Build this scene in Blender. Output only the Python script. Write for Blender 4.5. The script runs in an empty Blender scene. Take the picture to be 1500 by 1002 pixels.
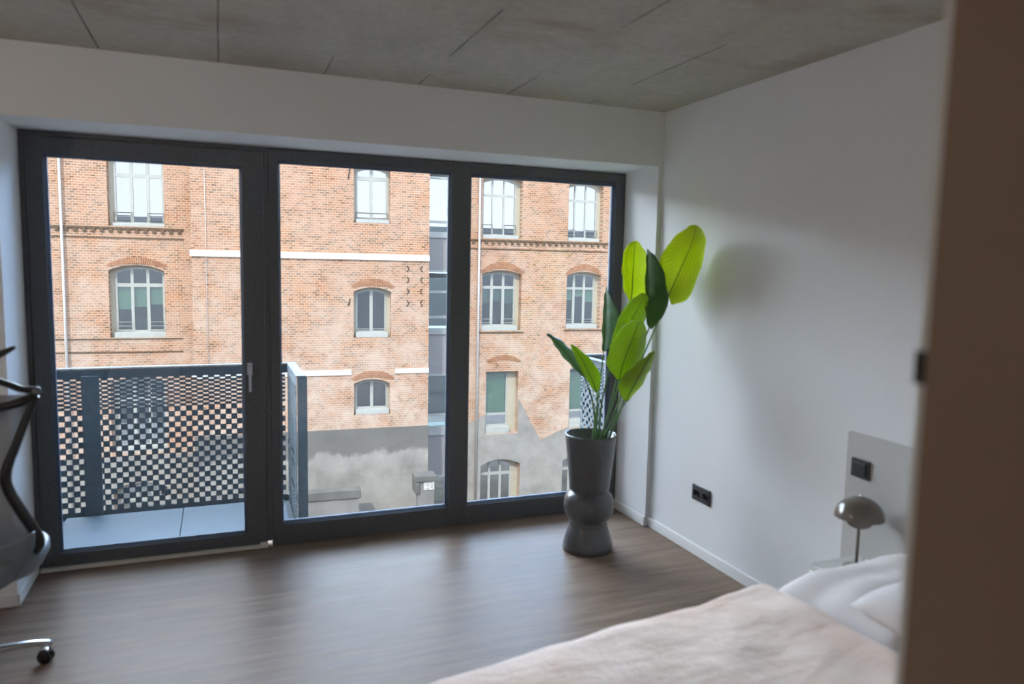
import bpy, bmesh, math, random
from mathutils import Vector, Matrix, noise
random.seed(7)
D = bpy.data; SC = bpy.context.scene; COL = SC.collection
PI = math.pi

# ------------------------------------------------------------------ materials
def new_mat(name):
    m = D.materials.new(name); m.use_nodes = True
    nt = m.node_tree; nt.nodes.clear()
    out = nt.nodes.new('ShaderNodeOutputMaterial')
    return m, nt, out
def N(nt, typ, **kw):
    n = nt.nodes.new('ShaderNode' + typ)
    for k, v in kw.items():
        if hasattr(n, k): setattr(n, k, v)
    return n
def L(nt, a, b): nt.links.new(a, b)
def setv(n, **kw):
    for k, v in kw.items():
        n.inputs[k.replace('_', ' ')].default_value = v
def rgba(c): return (c[0], c[1], c[2], 1)
def ramp(nt, fac, stops):
    r = N(nt, 'ValToRGB'); cr = r.color_ramp
    while len(cr.elements) < len(stops): cr.elements.new(0.5)
    for e, (p, c) in zip(cr.elements, stops):
        e.position = p; e.color = rgba(c)
    L(nt, fac, r.inputs['Fac']); return r.outputs['Color']
def mapping(nt, scale=(1, 1, 1), rot=(0, 0, 0), loc=(0, 0, 0)):
    tc = N(nt, 'TexCoord'); mp = N(nt, 'Mapping')
    mp.inputs['Scale'].default_value = scale; mp.inputs['Rotation'].default_value = rot
    mp.inputs['Location'].default_value = loc
    L(nt, tc.outputs['Object'], mp.inputs['Vector']); return mp.outputs['Vector']
def noise_tex(nt, vec, scale, detail=3, rough=.5):
    n = N(nt, 'TexNoise'); n.inputs['Scale'].default_value = scale
    n.inputs['Detail'].default_value = detail; n.inputs['Roughness'].default_value = rough
    if vec is not None: L(nt, vec, n.inputs['Vector'])
    return n.outputs['Fac']
def mix(nt, fac, a, b, mode='MIX'):
    m = N(nt, 'Mix'); m.data_type = 'RGBA'; m.blend_type = mode
    if isinstance(fac, (int, float)): m.inputs[0].default_value = fac
    else: L(nt, fac, m.inputs[0])
    for i, v in ((6, a), (7, b)):
        if isinstance(v, tuple): m.inputs[i].default_value = rgba(v)
        else: L(nt, v, m.inputs[i])
    return m.outputs[2]
def bump(nt, h, strength=.2, dist=.01):
    b = N(nt, 'Bump'); b.inputs['Strength'].default_value = strength; b.inputs['Distance'].default_value = dist
    L(nt, h, b.inputs['Height']); return b.outputs['Normal']

def plain(name, col, rough=.5, metal=0, spec=.5, var=.06, vscale=6, bmp=0, coat=0):
    m, nt, out = new_mat(name)
    p = N(nt, 'BsdfPrincipled'); v = mapping(nt)
    f = noise_tex(nt, v, vscale, 3)
    c = ramp(nt, f, [(.3, tuple(x * (1 - var) for x in col)), (.7, tuple(min(1, x * (1 + var)) for x in col))])
    L(nt, c, p.inputs['Base Color'])
    setv(p, Roughness=rough, Metallic=metal)
    p.inputs['Specular IOR Level'].default_value = spec
    p.inputs['Coat Weight'].default_value = coat
    if bmp: L(nt, bump(nt, noise_tex(nt, v, 140, 2), bmp, .002), p.inputs['Normal'])
    L(nt, p.outputs[0], out.inputs[0]); return m

M = {}
M['wall'] = plain('white_wall_paint', (.76, .765, .77), .75, spec=.25, var=.02, vscale=1.5, bmp=.08)
M['skirt'] = plain('white_skirting_paint', (.80, .80, .79), .4, var=.01)
M['frame'] = plain('anthracite_powder_coat', (.098, .102, .108), .5, spec=.3, var=.15, vscale=60, bmp=.05)
M['bead'] = plain('anthracite_bead', (.055, .07, .10), .6, spec=.15, var=.1, vscale=60)
M['threshold'] = plain('pale_threshold', (.70, .66, .58), .4)
M['handle'] = plain('brushed_metal_handle', (.55, .55, .57), .35, metal=.9)
M['rail'] = plain('grey_balcony_steel', (.070, .088, .10), .7, spec=.12, var=.08, vscale=20)
M['tile'] = plain('pale_balcony_tile', (.06, .08, .10), .6, spec=.08, var=.05, vscale=9)
M['pot'] = plain('charcoal_pot', (.082, .084, .088), .3, spec=.6, var=.12, vscale=40, bmp=.05)
M['soil'] = plain('dark_soil', (.02, .017, .012), .95, var=.4, vscale=60)
M['black'] = plain('black_plastic', (.012, .012, .013), .3, spec=.5)
M['socket'] = plain('anthracite_switch_plastic', (.035, .038, .042), .4)
M['hole'] = plain('socket_recess', (.006, .006, .007), .5)
M['chrome'] = plain('polished_aluminium', (.62, .64, .66), .22, metal=1)
M['greyplastic'] = plain('grey_seat_plastic', (.15, .175, .20), .4, spec=.35)
M['lamp'] = plain('warm_grey_enamel', (.13, .11, .09), .15, spec=.5, var=.02, coat=.4)
M['headboard'] = plain('light_grey_panel', (.50, .49, .47), .6, var=.02)
M['nightstand'] = plain('pale_grey_lacquer', (.60, .60, .57), .4)
M['jamb'] = plain('taupe_door_lining', (.30, .205, .150), .55, var=.05, vscale=3)
M['bedframe'] = plain('bed_base_fabric', (.30, .29, .28), .85, bmp=.2)
M['sheet'] = plain('white_bed_linen', (.66, .62, .60), .9, spec=.1, var=.02, bmp=.15)
M['frame_out'] = plain('pale_window_frame', (.38, .40, .39), .5, var=.05)
M['cream'] = plain('cream_window_reveal', (.44, .41, .34), .85, var=.06, vscale=4)
M['pipe'] = plain('zinc_downpipe', (.45, .43, .42), .4, metal=.3)
M['white_band'] = plain('white_stone_band', (.60, .585, .56), .8, var=.07, vscale=3)
M['darkband'] = plain('dark_weathered_brick', (.12, .08, .05), .9, var=.35, vscale=12)
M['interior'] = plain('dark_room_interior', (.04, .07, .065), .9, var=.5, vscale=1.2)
M['blind'] = plain('pale_green_blind', (.55, .72, .55), .8, var=.05)
M['iron'] = plain('rusty_iron', (.07, .045, .035), .8)
M['ground'] = plain('courtyard_asphalt', (.16, .155, .15), .9, var=.2, vscale=1)
M['spandrel'] = plain('grey_spandrel_panel', (.26, .26, .275), .4, var=.03, vscale=1)
M['spandrel_frame'] = plain('grey_curtain_wall_frame', (.36, .38, .39), .35, metal=.3)
M['darkmetal'] = plain('dark_window_head', (.05, .055, .06), .5)
M['exterior'] = plain('dark_exterior_cladding', (.055, .055, .055), .9)
M['gardenwall'] = plain('grey_rendered_wall', (.21, .205, .20), .9, var=.18, vscale=1.2)
M['coping'] = plain('weathered_coping', (.13, .13, .125), .9, var=.2, vscale=2)
M['notice'] = plain('white_notice', (.5, .5, .49), .6, var=.45, vscale=16)
M['plant_far'] = plain('dark_window_plant', (.05, .11, .04), .7, var=.4, vscale=10)

# concrete ceiling: cloudy grey, board seams, thin cracks
m, nt, out = new_mat('board_marked_concrete'); p = N(nt, 'BsdfPrincipled')
v = mapping(nt); v2 = mapping(nt, scale=(.9, .35, 1))
f = noise_tex(nt, v2, 2.2, 6, .6); f2 = noise_tex(nt, v, 28, 4, .6)
c = ramp(nt, f, [(.25, (.36, .33, .275)), (.5, (.47, .44, .38)), (.75, (.55, .53, .46))])
c = mix(nt, .25, c, ramp(nt, f2, [(.35, (.25, .23, .20)), (.65, (.52, .50, .45))]))
# brown stains
st = ramp(nt, noise_tex(nt, mapping(nt, scale=(.6, 1.4, 1), loc=(3, 1, 0)), 1.6, 5, .65), [(.52, (0, 0, 0)), (.7, (1, 1, 1))])
c = mix(nt, st, c, (.33, .26, .20))
L(nt, c, p.inputs['Base Color']); setv(p, Roughness=.8)
L(nt, bump(nt, f2, .15, .004), p.inputs['Normal']); L(nt, p.outputs[0], out.inputs[0]); M['concrete'] = m
M['seam'] = plain('concrete_joint', (.16, .14, .115), .9, var=.4, vscale=8)

# wood floor, planks along X
m, nt, out = new_mat('grey_brown_oak_planks'); p = N(nt, 'BsdfPrincipled')
v = mapping(nt)
br = N(nt, 'TexBrick'); L(nt, v, br.inputs['Vector'])
br.offset = .37; br.squash = 1
setv(br, Scale=1.0, Mortar_Size=.0008, Mortar_Smooth=.2, Bias=0.0, Brick_Width=1.3, Row_Height=.19)
br.inputs['Color1'].default_value = (.215, .155, .115, 1); br.inputs['Color2'].default_value = (.165, .115, .085, 1)
br.inputs['Mortar'].default_value = (.10, .07, .05, 1)
g = noise_tex(nt, mapping(nt, scale=(.6, 7, 1)), 2.6, 7, .6)
g2 = noise_tex(nt, mapping(nt, scale=(1.6, 60, 1)), 3, 4, .6)
c = mix(nt, .62, br.outputs['Color'], ramp(nt, g, [(.30, (.105, .066, .047)), (.5, (.205, .145, .108)), (.70, (.325, .255, .20))]))
c = mix(nt, .22, c, ramp(nt, g2, [(.35, (.09, .06, .045)), (.65, (.34, .26, .2))]))
L(nt, c, p.inputs['Base Color'])
L(nt, ramp(nt, g, [(.3, (.36, .36, .36)), (.7, (.48, .48, .48))]), p.inputs['Roughness'])
p.inputs['Specular IOR Level'].default_value = .055
L(nt, bump(nt, g2, .06, .002), p.inputs['Normal']); L(nt, p.outputs[0], out.inputs[0]); M['floor'] = m

# brickwork in facade coordinates (x along the wall, z up)
def brick_mat(name, pale):
    m, nt, out = new_mat(name); p = N(nt, 'BsdfPrincipled')
    tc = N(nt, 'TexCoord'); sp = N(nt, 'SeparateXYZ'); cb = N(nt, 'CombineXYZ')
    L(nt, tc.outputs['Object'], sp.inputs[0]); L(nt, sp.outputs['X'], cb.inputs['X']); L(nt, sp.outputs['Z'], cb.inputs['Y'])
    L(nt, sp.outputs['Y'], cb.inputs['Z']); v = cb.outputs[0]
    br = N(nt, 'TexBrick'); L(nt, v, br.inputs['Vector']); br.offset = .5
    setv(br, Scale=1.0, Mortar_Size=.0095, Mortar_Smooth=.25, Bias=-.35, Brick_Width=.165, Row_Height=.0745)
    br.inputs['Color1'].default_value = (.37, .19, .115, 1); br.inputs['Color2'].default_value = (.035, .02, .014, 1)
    br.inputs['Mortar'].default_value = (.48, .40, .32, 1)
    br2 = N(nt, 'TexBrick'); L(nt, v, br2.inputs['Vector']); br2.offset = .5
    setv(br2, Scale=1.0, Mortar_Size=.0095, Mortar_Smooth=.25, Bias=0, Brick_Width=.175, Row_Height=.0745)
    br2.inputs['Color1'].default_value = (.41, .235, .16, 1); br2.inputs['Color2'].default_value = (.25, .11, .065, 1)
    br2.inputs['Mortar'].default_value = (.50, .42, .34, 1)
    big = noise_tex(nt, v, .55, 5, .6); med = noise_tex(nt, v, 2.6, 5, .65)
    k = ramp(nt, med, [(.40, (0, 0, 0)), (.50, (1, 1, 1))])
    c = mix(nt, k, br2.outputs['Color'], br.outputs['Color'])
    c = mix(nt, .6, c, ramp(nt, big, [(.3, (.62, .55, .48)), (.5, (.52, .46, .40)), (.7, (.50, .38, .30))]), 'OVERLAY')
    # lime bloom grows downwards in worn patches
    g = N(nt, 'MapRange'); L(nt, sp.outputs['Z'], g.inputs['Value'])
    setv(g, From_Min=pale[0], From_Max=pale[1], To_Min=.85, To_Max=.30)
    w = N(nt, 'Math'); w.operation = 'MULTIPLY'; L(nt, g.outputs[0], w.inputs[0])
    bl = ramp(nt, noise_tex(nt, v, 1.1, 6, .7), [(.36, (0, 0, 0)), (.62, (1, 1, 1))]); L(nt, bl, w.inputs[1])
    c = mix(nt, w.outputs[0], c, (.55, .465, .40))
    L(nt, c, p.inputs['Base Color']); setv(p, Roughness=.92); p.inputs['Specular IOR Level'].default_value = .2
    L(nt, bump(nt, br.outputs['Fac'], -.4, .01), p.inputs['Normal'])
    L(nt, p.outputs[0], out.inputs[0]); return m
M['brick'] = brick_mat('orange_brickwork', (3.0, 11.0))
m, nt, out = new_mat('arch_brick'); p = N(nt, 'BsdfPrincipled')
c = ramp(nt, noise_tex(nt, mapping(nt), 5, 4, .7), [(.3, (.27, .12, .065)), (.55, (.38, .19, .11)), (.75, (.44, .28, .19))])
L(nt, c, p.inputs['Base Color']); setv(p, Roughness=.9); L(nt, p.outputs[0], out.inputs[0]); M['archbrick'] = m

# old stained render, optionally with a cast shadow painted in
def plaster_mat(name, shadow_top):
    m, nt, out = new_mat(name); p = N(nt, 'BsdfPrincipled'); v = mapping(nt)
    f = noise_tex(nt, v, 1.0, 7, .65)
    c = ramp(nt, f, [(.28, (.20, .195, .185)), (.5, (.29, .28, .265)), (.72, (.36, .35, .33))])
    tc = N(nt, 'TexCoord'); sp = N(nt, 'SeparateXYZ'); L(nt, tc.outputs['Object'], sp.inputs[0])
    if shadow_top:     # ragged-edged cast shadow painted into the colour of the upper part
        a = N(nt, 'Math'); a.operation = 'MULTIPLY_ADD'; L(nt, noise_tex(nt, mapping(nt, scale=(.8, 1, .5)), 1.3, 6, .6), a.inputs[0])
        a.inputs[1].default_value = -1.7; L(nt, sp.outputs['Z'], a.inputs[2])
        gr = N(nt, 'MapRange'); L(nt, a.outputs[0], gr.inputs['Value']); setv(gr, From_Min=shadow_top - .92, From_Max=shadow_top - .75, To_Min=0, To_Max=.75)
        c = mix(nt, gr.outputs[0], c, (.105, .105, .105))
    L(nt, c, p.inputs['Base Color']); setv(p, Roughness=.9)
    L(nt, p.outputs[0], out.inputs[0]); return m
M['plaster'] = plaster_mat('stained_render', None)
M['plaster_shadow'] = plaster_mat('shadowed_render', 3.3)

# leaves
def leaf_mat(name, col, tcol, tr):
    m, nt, out = new_mat(name); p = N(nt, 'BsdfPrincipled'); t = N(nt, 'BsdfTranslucent'); mx = N(nt, 'MixShader')
    uv = N(nt, 'TexCoord'); w = N(nt, 'TexWave'); w.bands_direction = 'Y'; L(nt, uv.outputs['UV'], w.inputs['Vector'])
    setv(w, Scale=6.0, Distortion=1.2, Detail=1.0)
    f = noise_tex(nt, mapping(nt), 7, 3)
    c = mix(nt, .18, ramp(nt, f, [(.3, tuple(x * .8 for x in col)), (.7, tuple(min(1, x * 1.2) for x in col))]), w.outputs['Color'], 'OVERLAY')
    L(nt, c, p.inputs['Base Color']); setv(p, Roughness=.38); p.inputs['Specular IOR Level'].default_value = .45
    t.inputs['Color'].default_value = rgba(tcol)
    mx.inputs[0].default_value = tr
    nm = bump(nt, w.outputs['Fac'], .15, .003); L(nt, nm, p.inputs['Normal'])
    L(nt, p.outputs[0], mx.inputs[1]); L(nt, t.outputs[0], mx.inputs[2]); L(nt, mx.outputs[0], out.inputs[0]); return m
M['leaf_lime'] = leaf_mat('lime_leaf', (.47, .55, .02), (.70, .82, .02), .5)
M['leaf_mid'] = leaf_mat('mid_green_leaf', (.27, .38, .035), (.46, .62, .05), .42)
M['leaf_dark'] = leaf_mat('dark_green_leaf', (.06, .15, .04), (.13, .30, .05), .3)
M['leaf_blue'] = leaf_mat('blue_green_leaf', (.15, .27, .17), (.22, .42, .18), .3)
M['midrib'] = plain('dark_midrib', (.08, .17, .02), .5)
M['stem'] = plain('green_petiole', (.09, .20, .06), .45, var=.3, vscale=14)

# glass
def glass_mat(name, tint, refl, rough=0.0):
    m, nt, out = new_mat(name); t = N(nt, 'BsdfTransparent'); g = N(nt, 'BsdfGlossy'); mx = N(nt, 'MixShader')
    t.inputs['Color'].default_value = rgba(tint); g.inputs['Roughness'].default_value = rough
    fr = N(nt, 'Fresnel'); fr.inputs['IOR'].default_value = 1.45
    a = N(nt, 'Math'); a.operation = 'ADD'; a.inputs[1].default_value = refl; a.use_clamp = True
    L(nt, fr.outputs[0], a.inputs[0]); L(nt, a.outputs[0], mx.inputs[0])
    L(nt, t.outputs[0], mx.inputs[1]); L(nt, g.outputs[0], mx.inputs[2]); L(nt, mx.outputs[0], out.inputs[0]); return m
M['glass'] = glass_mat('clear_window_glass', (.97, .985, .98), 0.0)
M['glass_far'] = glass_mat('coated_far_glass', (.50, .64, .60), .42)
M['glass_teal'] = glass_mat('teal_curtain_glass', (.40, .60, .60), .40)

# duvet: creamy linen with soft creases
m, nt, out = new_mat('blush_duvet_linen'); p = N(nt, 'BsdfPrincipled'); v = mapping(nt)
f = noise_tex(nt, v, 2.5, 3)
L(nt, ramp(nt, f, [(.35, (.70, .53, .43)), (.65, (.75, .62, .54))]), p.inputs['Base Color'])
setv(p, Roughness=.95); p.inputs['Specular IOR Level'].default_value = .1
p.inputs['Sheen Weight'].default_value = .2
L(nt, bump(nt, noise_tex(nt, mapping(nt, scale=(1, 1.6, 1)), 6, 4, .55), .55, .03), p.inputs['Normal'])
L(nt, p.outputs[0], out.inputs[0]); M['duvet'] = m
# mesh fabric, slightly see-through
m, nt, out = new_mat('chair_mesh_fabric'); p = N(nt, 'BsdfPrincipled'); t = N(nt, 'BsdfTransparent'); mx = N(nt, 'MixShader')
p.inputs['Base Color'].default_value = (.24, .25, .26, 1); setv(p, Roughness=.6); mx.inputs[0].default_value = .35
L(nt, p.outputs[0], mx.inputs[1]); L(nt, t.outputs[0], mx.inputs[2]); L(nt, mx.outputs[0], out.inputs[0]); M['mesh'] = m

# ------------------------------------------------------------------ mesh helpers
def add_box(bm, x0, x1, y0, y1, z0, z1, mi=0):
    vs = [bm.verts.new((x, y, z)) for z in (z0, z1) for y in (y0, y1) for x in (x0, x1)]
    fs = []
    for idx in ((0, 2, 3, 1), (4, 5, 7, 6), (0, 1, 5, 4), (2, 6, 7, 3), (0, 4, 6, 2), (1, 3, 7, 5)):
        f = bm.faces.new([vs[i] for i in idx]); f.material_index = mi; fs.append(f)
    return fs
def catmull(pts, n):
    P = [Vector(p) for p in pts]; P = [P[0] * 2 - P[1]] + P + [P[-1] * 2 - P[-2]]; out = []
    for i in range(1, len(P) - 2):
        a, b, c, d = P[i - 1:i + 3]
        for k in range(n):
            t = k / n
            out.append(.5 * ((2 * b) + (c - a) * t + (2 * a - 5 * b + 4 * c - d) * t * t + (3 * b - a - 3 * c + d) * t ** 3))
    out.append(P[-2]); return out
def add_tube(bm, pts, rad, seg=10, n=0, flat=1.0, caps=True):
    if n: 
        m0 = len(pts); pts = catmull(pts, n)
        if isinstance(rad, (list, tuple)):
            r = []
            for i in range(len(pts)):
                t = i / (len(pts) - 1) * (m0 - 1); a = min(int(t), m0 - 2); r.append(rad[a] + (rad[a + 1] - rad[a]) * (t - a))
            rad = r
    pts = [Vector(p) for p in pts]
    if not isinstance(rad, (list, tuple)): rad = [rad] * len(pts)
    rings = []; up = Vector((0, 0, 1)); prev = None
    for i, p in enumerate(pts):
        t = (pts[min(i + 1, len(pts) - 1)] - pts[max(i - 1, 0)]).normalized()
        if prev is None:
            a = t.cross(up)
            if a.length < .1: a = t.cross(Vector((1, 0, 0)))
        else: a = prev - t * prev.dot(t)
        a.normalize(); b = t.cross(a).normalized(); prev = a
        rings.append([bm.verts.new(p + (a * math.cos(2 * PI * k / seg) + b * math.sin(2 * PI * k / seg) * flat) * rad[i]) for k in range(seg)])
    for r0, r1 in zip(rings, rings[1:]):
        for k in range(seg):
            f = bm.faces.new((r0[k], r0[(k + 1) % seg], r1[(k + 1) % seg], r1[k])); f.smooth = True
    if caps:
        bm.faces.new(rings[0][::-1]); bm.faces.new(rings[-1])
def add_lathe(bm, prof, c=(0, 0, 0), seg=64, mi=0):
    rings = []
    for r, z in prof:
        if r < 1e-5: rings.append([bm.verts.new((c[0], c[1], c[2] + z))])
        else: rings.append([bm.verts.new((c[0] + r * math.cos(2 * PI * k / seg), c[1] + r * math.sin(2 * PI * k / seg), c[2] + z)) for k in range(seg)])
    for a, b in zip(rings, rings[1:]):
        for k in range(seg):
            k2 = (k + 1) % seg
            if len(a) == 1 and len(b) == 1: continue
            if len(a) == 1: vs = (a[0], b[k2], b[k])
            elif len(b) == 1: vs = (a[k], a[k2], b[0])
            else: vs = (a[k], a[k2], b[k2], b[k])
            f = bm.faces.new(vs); f.smooth = True; f.material_index = mi
def obj(name, bm, mats, parent=None, loc=(0, 0, 0), bevel=0, rotz=0, weld=False):
    me = D.meshes.new(name)
    if weld: bmesh.ops.remove_doubles(bm, verts=bm.verts, dist=1e-5)
    bmesh.ops.recalc_face_normals(bm, faces=bm.faces); bm.to_mesh(me); bm.free()
    for mt in (mats if isinstance(mats, (list, tuple)) else [mats]): me.materials.append(mt)
    o = D.objects.new(name, me); COL.objects.link(o); o.location = loc; o.rotation_euler = (0, 0, rotz)
    if parent: o.parent = parent
    if bevel:
        b = o.modifiers.new('bevel', 'BEVEL'); b.width = bevel; b.segments = 2; b.limit_method = 'ANGLE'; b.angle_limit = .7
    return o
def box_obj(name, dims, mat, parent=None, bevel=0):
    bm = bmesh.new(); add_box(bm, *dims); return obj(name, bm, mat, parent, bevel=bevel)
def thing(name, label, cat, loc=(0, 0, 0), rotz=0, group=None):
    o = D.objects.new(name, None); COL.objects.link(o); o.location = loc; o.rotation_euler = (0, 0, rotz)
    o.empty_display_size = .1; o['label'] = label; o['category'] = cat
    if group: o['group'] = group
    return o
def tag(o, label, cat, group=None):
    o['label'] = label; o['category'] = cat
    if group: o['group'] = group
    return o
def struct(o): o['kind'] = 'structure'; return o
def subsurf(o, lv=1):
    s = o.modifiers.new('subsurf', 'SUBSURF'); s.levels = lv; s.render_levels = lv; return o

# ------------------------------------------------------------------ room shell
# origin: foot of the window plane (y=0) at the right wall (x=0); camera side is -y
H = 2.70; DEP = .406; XL = -3.597; XR = -.031; ZT = 2.3585; RB = -3.93; XW = -5.6
bm = bmesh.new(); add_box(bm, XW - .2, .2, -6.6, .1, -.25, 0); struct(obj('floor', bm, M['floor']))
bm = bmesh.new(); add_box(bm, XW - .2, .2, -6.6, .2, H, H + .3); struct(obj('ceiling', bm, M['concrete']))
bm = bmesh.new()
for x in (-3.161, -2.633, -2.115, -1.605, -1.08, -.55):
    # shallow dark joints between the formwork boards
    pts = [(x + .0012 * math.sin(5 * y + x), y) for y in [-3.9 + .12 * i for i in range(30)]]
    for (xa, ya), (xb, yb) in zip(pts, pts[1:]):
        w = .0035 + .002 * noise.noise((xa * 3, ya * 5, 0))
        if noise.noise((xa * 2, ya * 1.3, 4)) < (-.12 if x < -2 else .0): continue
        vs = [bm.verts.new(q) for q in ((xa - w, ya, H - .0006), (xa + w, ya, H - .0006), (xb + w, yb, H - .0006), (xb - w, yb, H - .0006))]
        bm.faces.new(vs)
o = obj('trim_1', bm, M['seam']); struct(o)
# front wall: lintel, left pier, thin right strip; reveals included
bm = bmesh.new()
add_box(bm, XW - .2, .0, -DEP, .1, ZT + .0035, H)
add_box(bm, XW - .2, XL - .001, -DEP, .1, 0, ZT + .0035)
add_box(bm, XR + .001, .0, -DEP, .1, 0, ZT + .0035)
struct(obj('wall_front', bm, M['wall']))
bm = bmesh.new(); add_box(bm, 0, .2, RB - .2, .1, 0, H); struct(obj('wall_right', bm, M['wall']))
bm = bmesh.new(); add_box(bm, XW - .2, XW, -6.6, -DEP, 0, H); struct(obj('wall_left', bm, M['wall']))
# back wall with the doorway the picture is taken through
bm = bmesh.new()
add_box(bm, XW, -3.05, RB - .22, RB, 0, H); add_box(bm, -1.885, 0, RB - .22, RB, 0, H); add_box(bm, -3.05, -1.885, RB - .22, RB, 2.2, H)
struct(obj('wall_back', bm, M['wall']))
bm = bmesh.new(); add_box(bm, XW, .2, -6.8, -6.6, 0, H); add_box(bm, 0, .2, -6.6, RB - .22, 0, H)
struct(obj('wall_hall', bm, M['wall']))
# door lining
bm = bmesh.new()
add_box(bm, -1.90, -1.885, RB - .25, RB - .004, 0, 2.2); add_box(bm, -3.05, -3.035, RB - .25, RB - .004, 0, 2.2)
add_box(bm, -3.035, -1.90, RB - .25, RB - .004, 2.185, 2.2)
d2 = struct(obj('door_2', bm, M['jamb']))
bm = bmesh.new(); add_box(bm, -1.893, -1.83, RB - .003, RB + .012, 0, 2.25); o = obj('casing', bm, M['skirt'], d2, bevel=.002)
bm = bmesh.new(); add_box(bm, -1.8985, -1.8925, RB - .006, RB + .0125, 1.580, 1.618); o = obj('strike_plate', bm, M['black'], d2)

# baseboards
def base(name, dims): return struct(box_obj(name, dims, M['skirt'], bevel=.003))
base('baseboard_right', (-.013, 0, RB, -DEP - .0005, 0, .064))
base('baseboard_reveal', (XR - .011, XR, -DEP + .0, -.0, 0, .064))
base('baseboard_left', (XL, XL + .011, -DEP - .012, -.0, 0, .062))
base('baseboard_front', (XW, XL - .0, -DEP - .012, -DEP, 0, .062))
base('baseboard_back', (XW, -3.06, RB, RB + .012, 0, .062))

# ------------------------------------------------------------------ window wall
def rect_ring(bm, o_, i_, y0, y1):
    (x0, x1, z0, z1), (a0, a1, b0, b1) = o_, i_
    add_box(bm, x0, a0, y0, y1, z0, z1); add_box(bm, a1, x1, y0, y1, z0, z1)
    add_box(bm, a0, a1, y0, y1, z0, b0); add_box(bm, a0, a1, y0, y1, b1, z1)
def bead_and_pane(parent, x0, x1, z0, z1, yb=.03):
    bm = bmesh.new(); w = .013
    # sloping glazing bead on the room side of the pane
    O = [(x0 - .002, .0, z0 - .002), (x1 + .002, .0, z0 - .002), (x1 + .002, .0, z1 + .002), (x0 - .002, .0, z1 + .002)]
    I = [(x0 + w, yb, z0 + w), (x1 - w, yb, z0 + w), (x1 - w, yb, z1 - w), (x0 + w, yb, z1 - w)]
    Bk = [(p[0], yb + .02, p[2]) for p in I]; Ob = [(p[0], yb + .02, p[2]) for p in O]
    V = [[bm.verts.new(p) for p in r] for r in (O, I, Bk, Ob)]
    for r in range(4):
        a, b = V[r], V[(r + 1) % 4]
        for k in range(4): bm.faces.new((a[k], a[(k + 1) % 4], b[(k + 1) % 4], b[k]))
    obj('glazing_bead', bm, M['bead'], parent)
    bm = bmesh.new(); add_box(bm, x0 + w - .004, x1 - w + .004, yb + .006, yb + .012, z0 + w - .004, z1 - w + .004)
    obj('pane', bm, M['glass'], parent)
bm = bmesh.new()
Y0, Y1 = .0, .085
add_box(bm, -2.375, -2.322, Y0, Y1, 0, ZT); add_box(bm, -1.278, -1.150, Y0, Y1, 0, ZT); add_box(bm, -.105, XR, Y0, Y1, 0, ZT)
for a, b in ((-2.322, -1.278), (-1.150, -.105)):
    add_box(bm, a, b, Y0, Y1, 0, .128); add_box(bm, a, b, Y0, Y1, 2.289, ZT)
w1 = struct(obj('window_1', bm, M['frame'], bevel=.003))
bead_and_pane(w1, -2.322, -1.278, .128, 2.289)
bead_and_pane(w1, -1.150, -.105, .128, 2.285)
# outer frame of the balcony door
bm = bmesh.new(); add_box(bm, XL, -3.572, .006, Y1, .02, ZT); add_box(bm, -3.572, -2.377, .006, Y1, 2.335, ZT)
add_box(bm, -2.402, -2.3765, .006, Y1, .04, 2.335)
struct(obj('trim_2', bm, M['frame'], bevel=.002))
bm = bmesh.new(); rect_ring(bm, (-3.569, -2.405, .024, 2.332), (-3.489, -2.520, .093, 2.243), .0, .07)
d1 = struct(obj('door_1', bm, M['frame'], bevel=.003)); bead_and_pane(d1, -3.489, -2.520, .093, 2.243)
bm = bmesh.new(); add_tube(bm, [(-2.492, -.012, 1.10), (-2.492, -.028, 1.098), (-2.492, -.034, 1.08), (-2.492, -.034, .955)], .0075, 10, 3, .8)
add_box(bm, -2.506, -2.478, -.008, .001, 1.05, 1.12); obj('door_handle', bm, M['handle'], d1, bevel=.002)
bm = bmesh.new(); add_box(bm, -3.580, -2.403, -.012, .08, 0, .0195); add_box(bm, -2.448, -2.403, -.009, .0, .0195, .034)
struct(obj('trim_3', bm, M['threshold'], bevel=.001))

# exterior wall of our own building around the opening (shades the balcony, mirrored in the far windows)
bm = bmesh.new()
add_box(bm, -40, XL - .01, .1, .3, -8, 4.2); add_box(bm, 0.045, 45, .1, .3, -8, 4.2)
add_box(bm, XL - .01, .045, .1, .3, 2.42, 4.2); add_box(bm, XL - .01, .045, .1, .3, -8, -.08)
add_box(bm, -40, 45, -9, .1, 4.0, 4.2)
struct(obj('wall_exterior', bm, M['exterior']))
o = box_obj('ground', (-45, 50, -9, 42, -8.2, -8.0), M['ground']); struct(o)

# ------------------------------------------------------------------ balconies
def perforated(bm, x0, ncol, ztop, zbot, cell, y, axis='x', skip=()):
    """checkered perforated sheet: slots above, square holes below"""
    def P(a, z): return (a, y, z) if axis == 'x' else (y, a, z)
    def quad(a0, a1, z0, z1):
        vs = [bm.verts.new(P(*q)) for q in ((a0, z0), (a1, z0), (a1, z1), (a0, z1))]; bm.faces.new(vs)
    rows = []; z = ztop
    for i in range(14): rows.append((z - .0152, z)); z -= .0152
    n = int((z - zbot) / cell)
    for i in range(n): rows.append((z - cell, z)); z -= cell
    for r, (z0, z1) in enumerate(rows):
        hh = z1 - z0
        for c in range(ncol):
            a0 = x0 + c * cell; a1 = a0 + cell
            if (r + c) % 2 == 0: 
                mx = cell * .045; mz = (.0022 if hh < .02 else cell * .07)
                quad(a0, a1, z0, z0 + mz); quad(a0, a1, z1 - mz, z1)
                quad(a0, a0 + mx, z0 + mz, z1 - mz); quad(a1 - mx, a1, z0 + mz, z1 - mz)
            else: quad(a0, a1, z0, z1)
    return z
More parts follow.
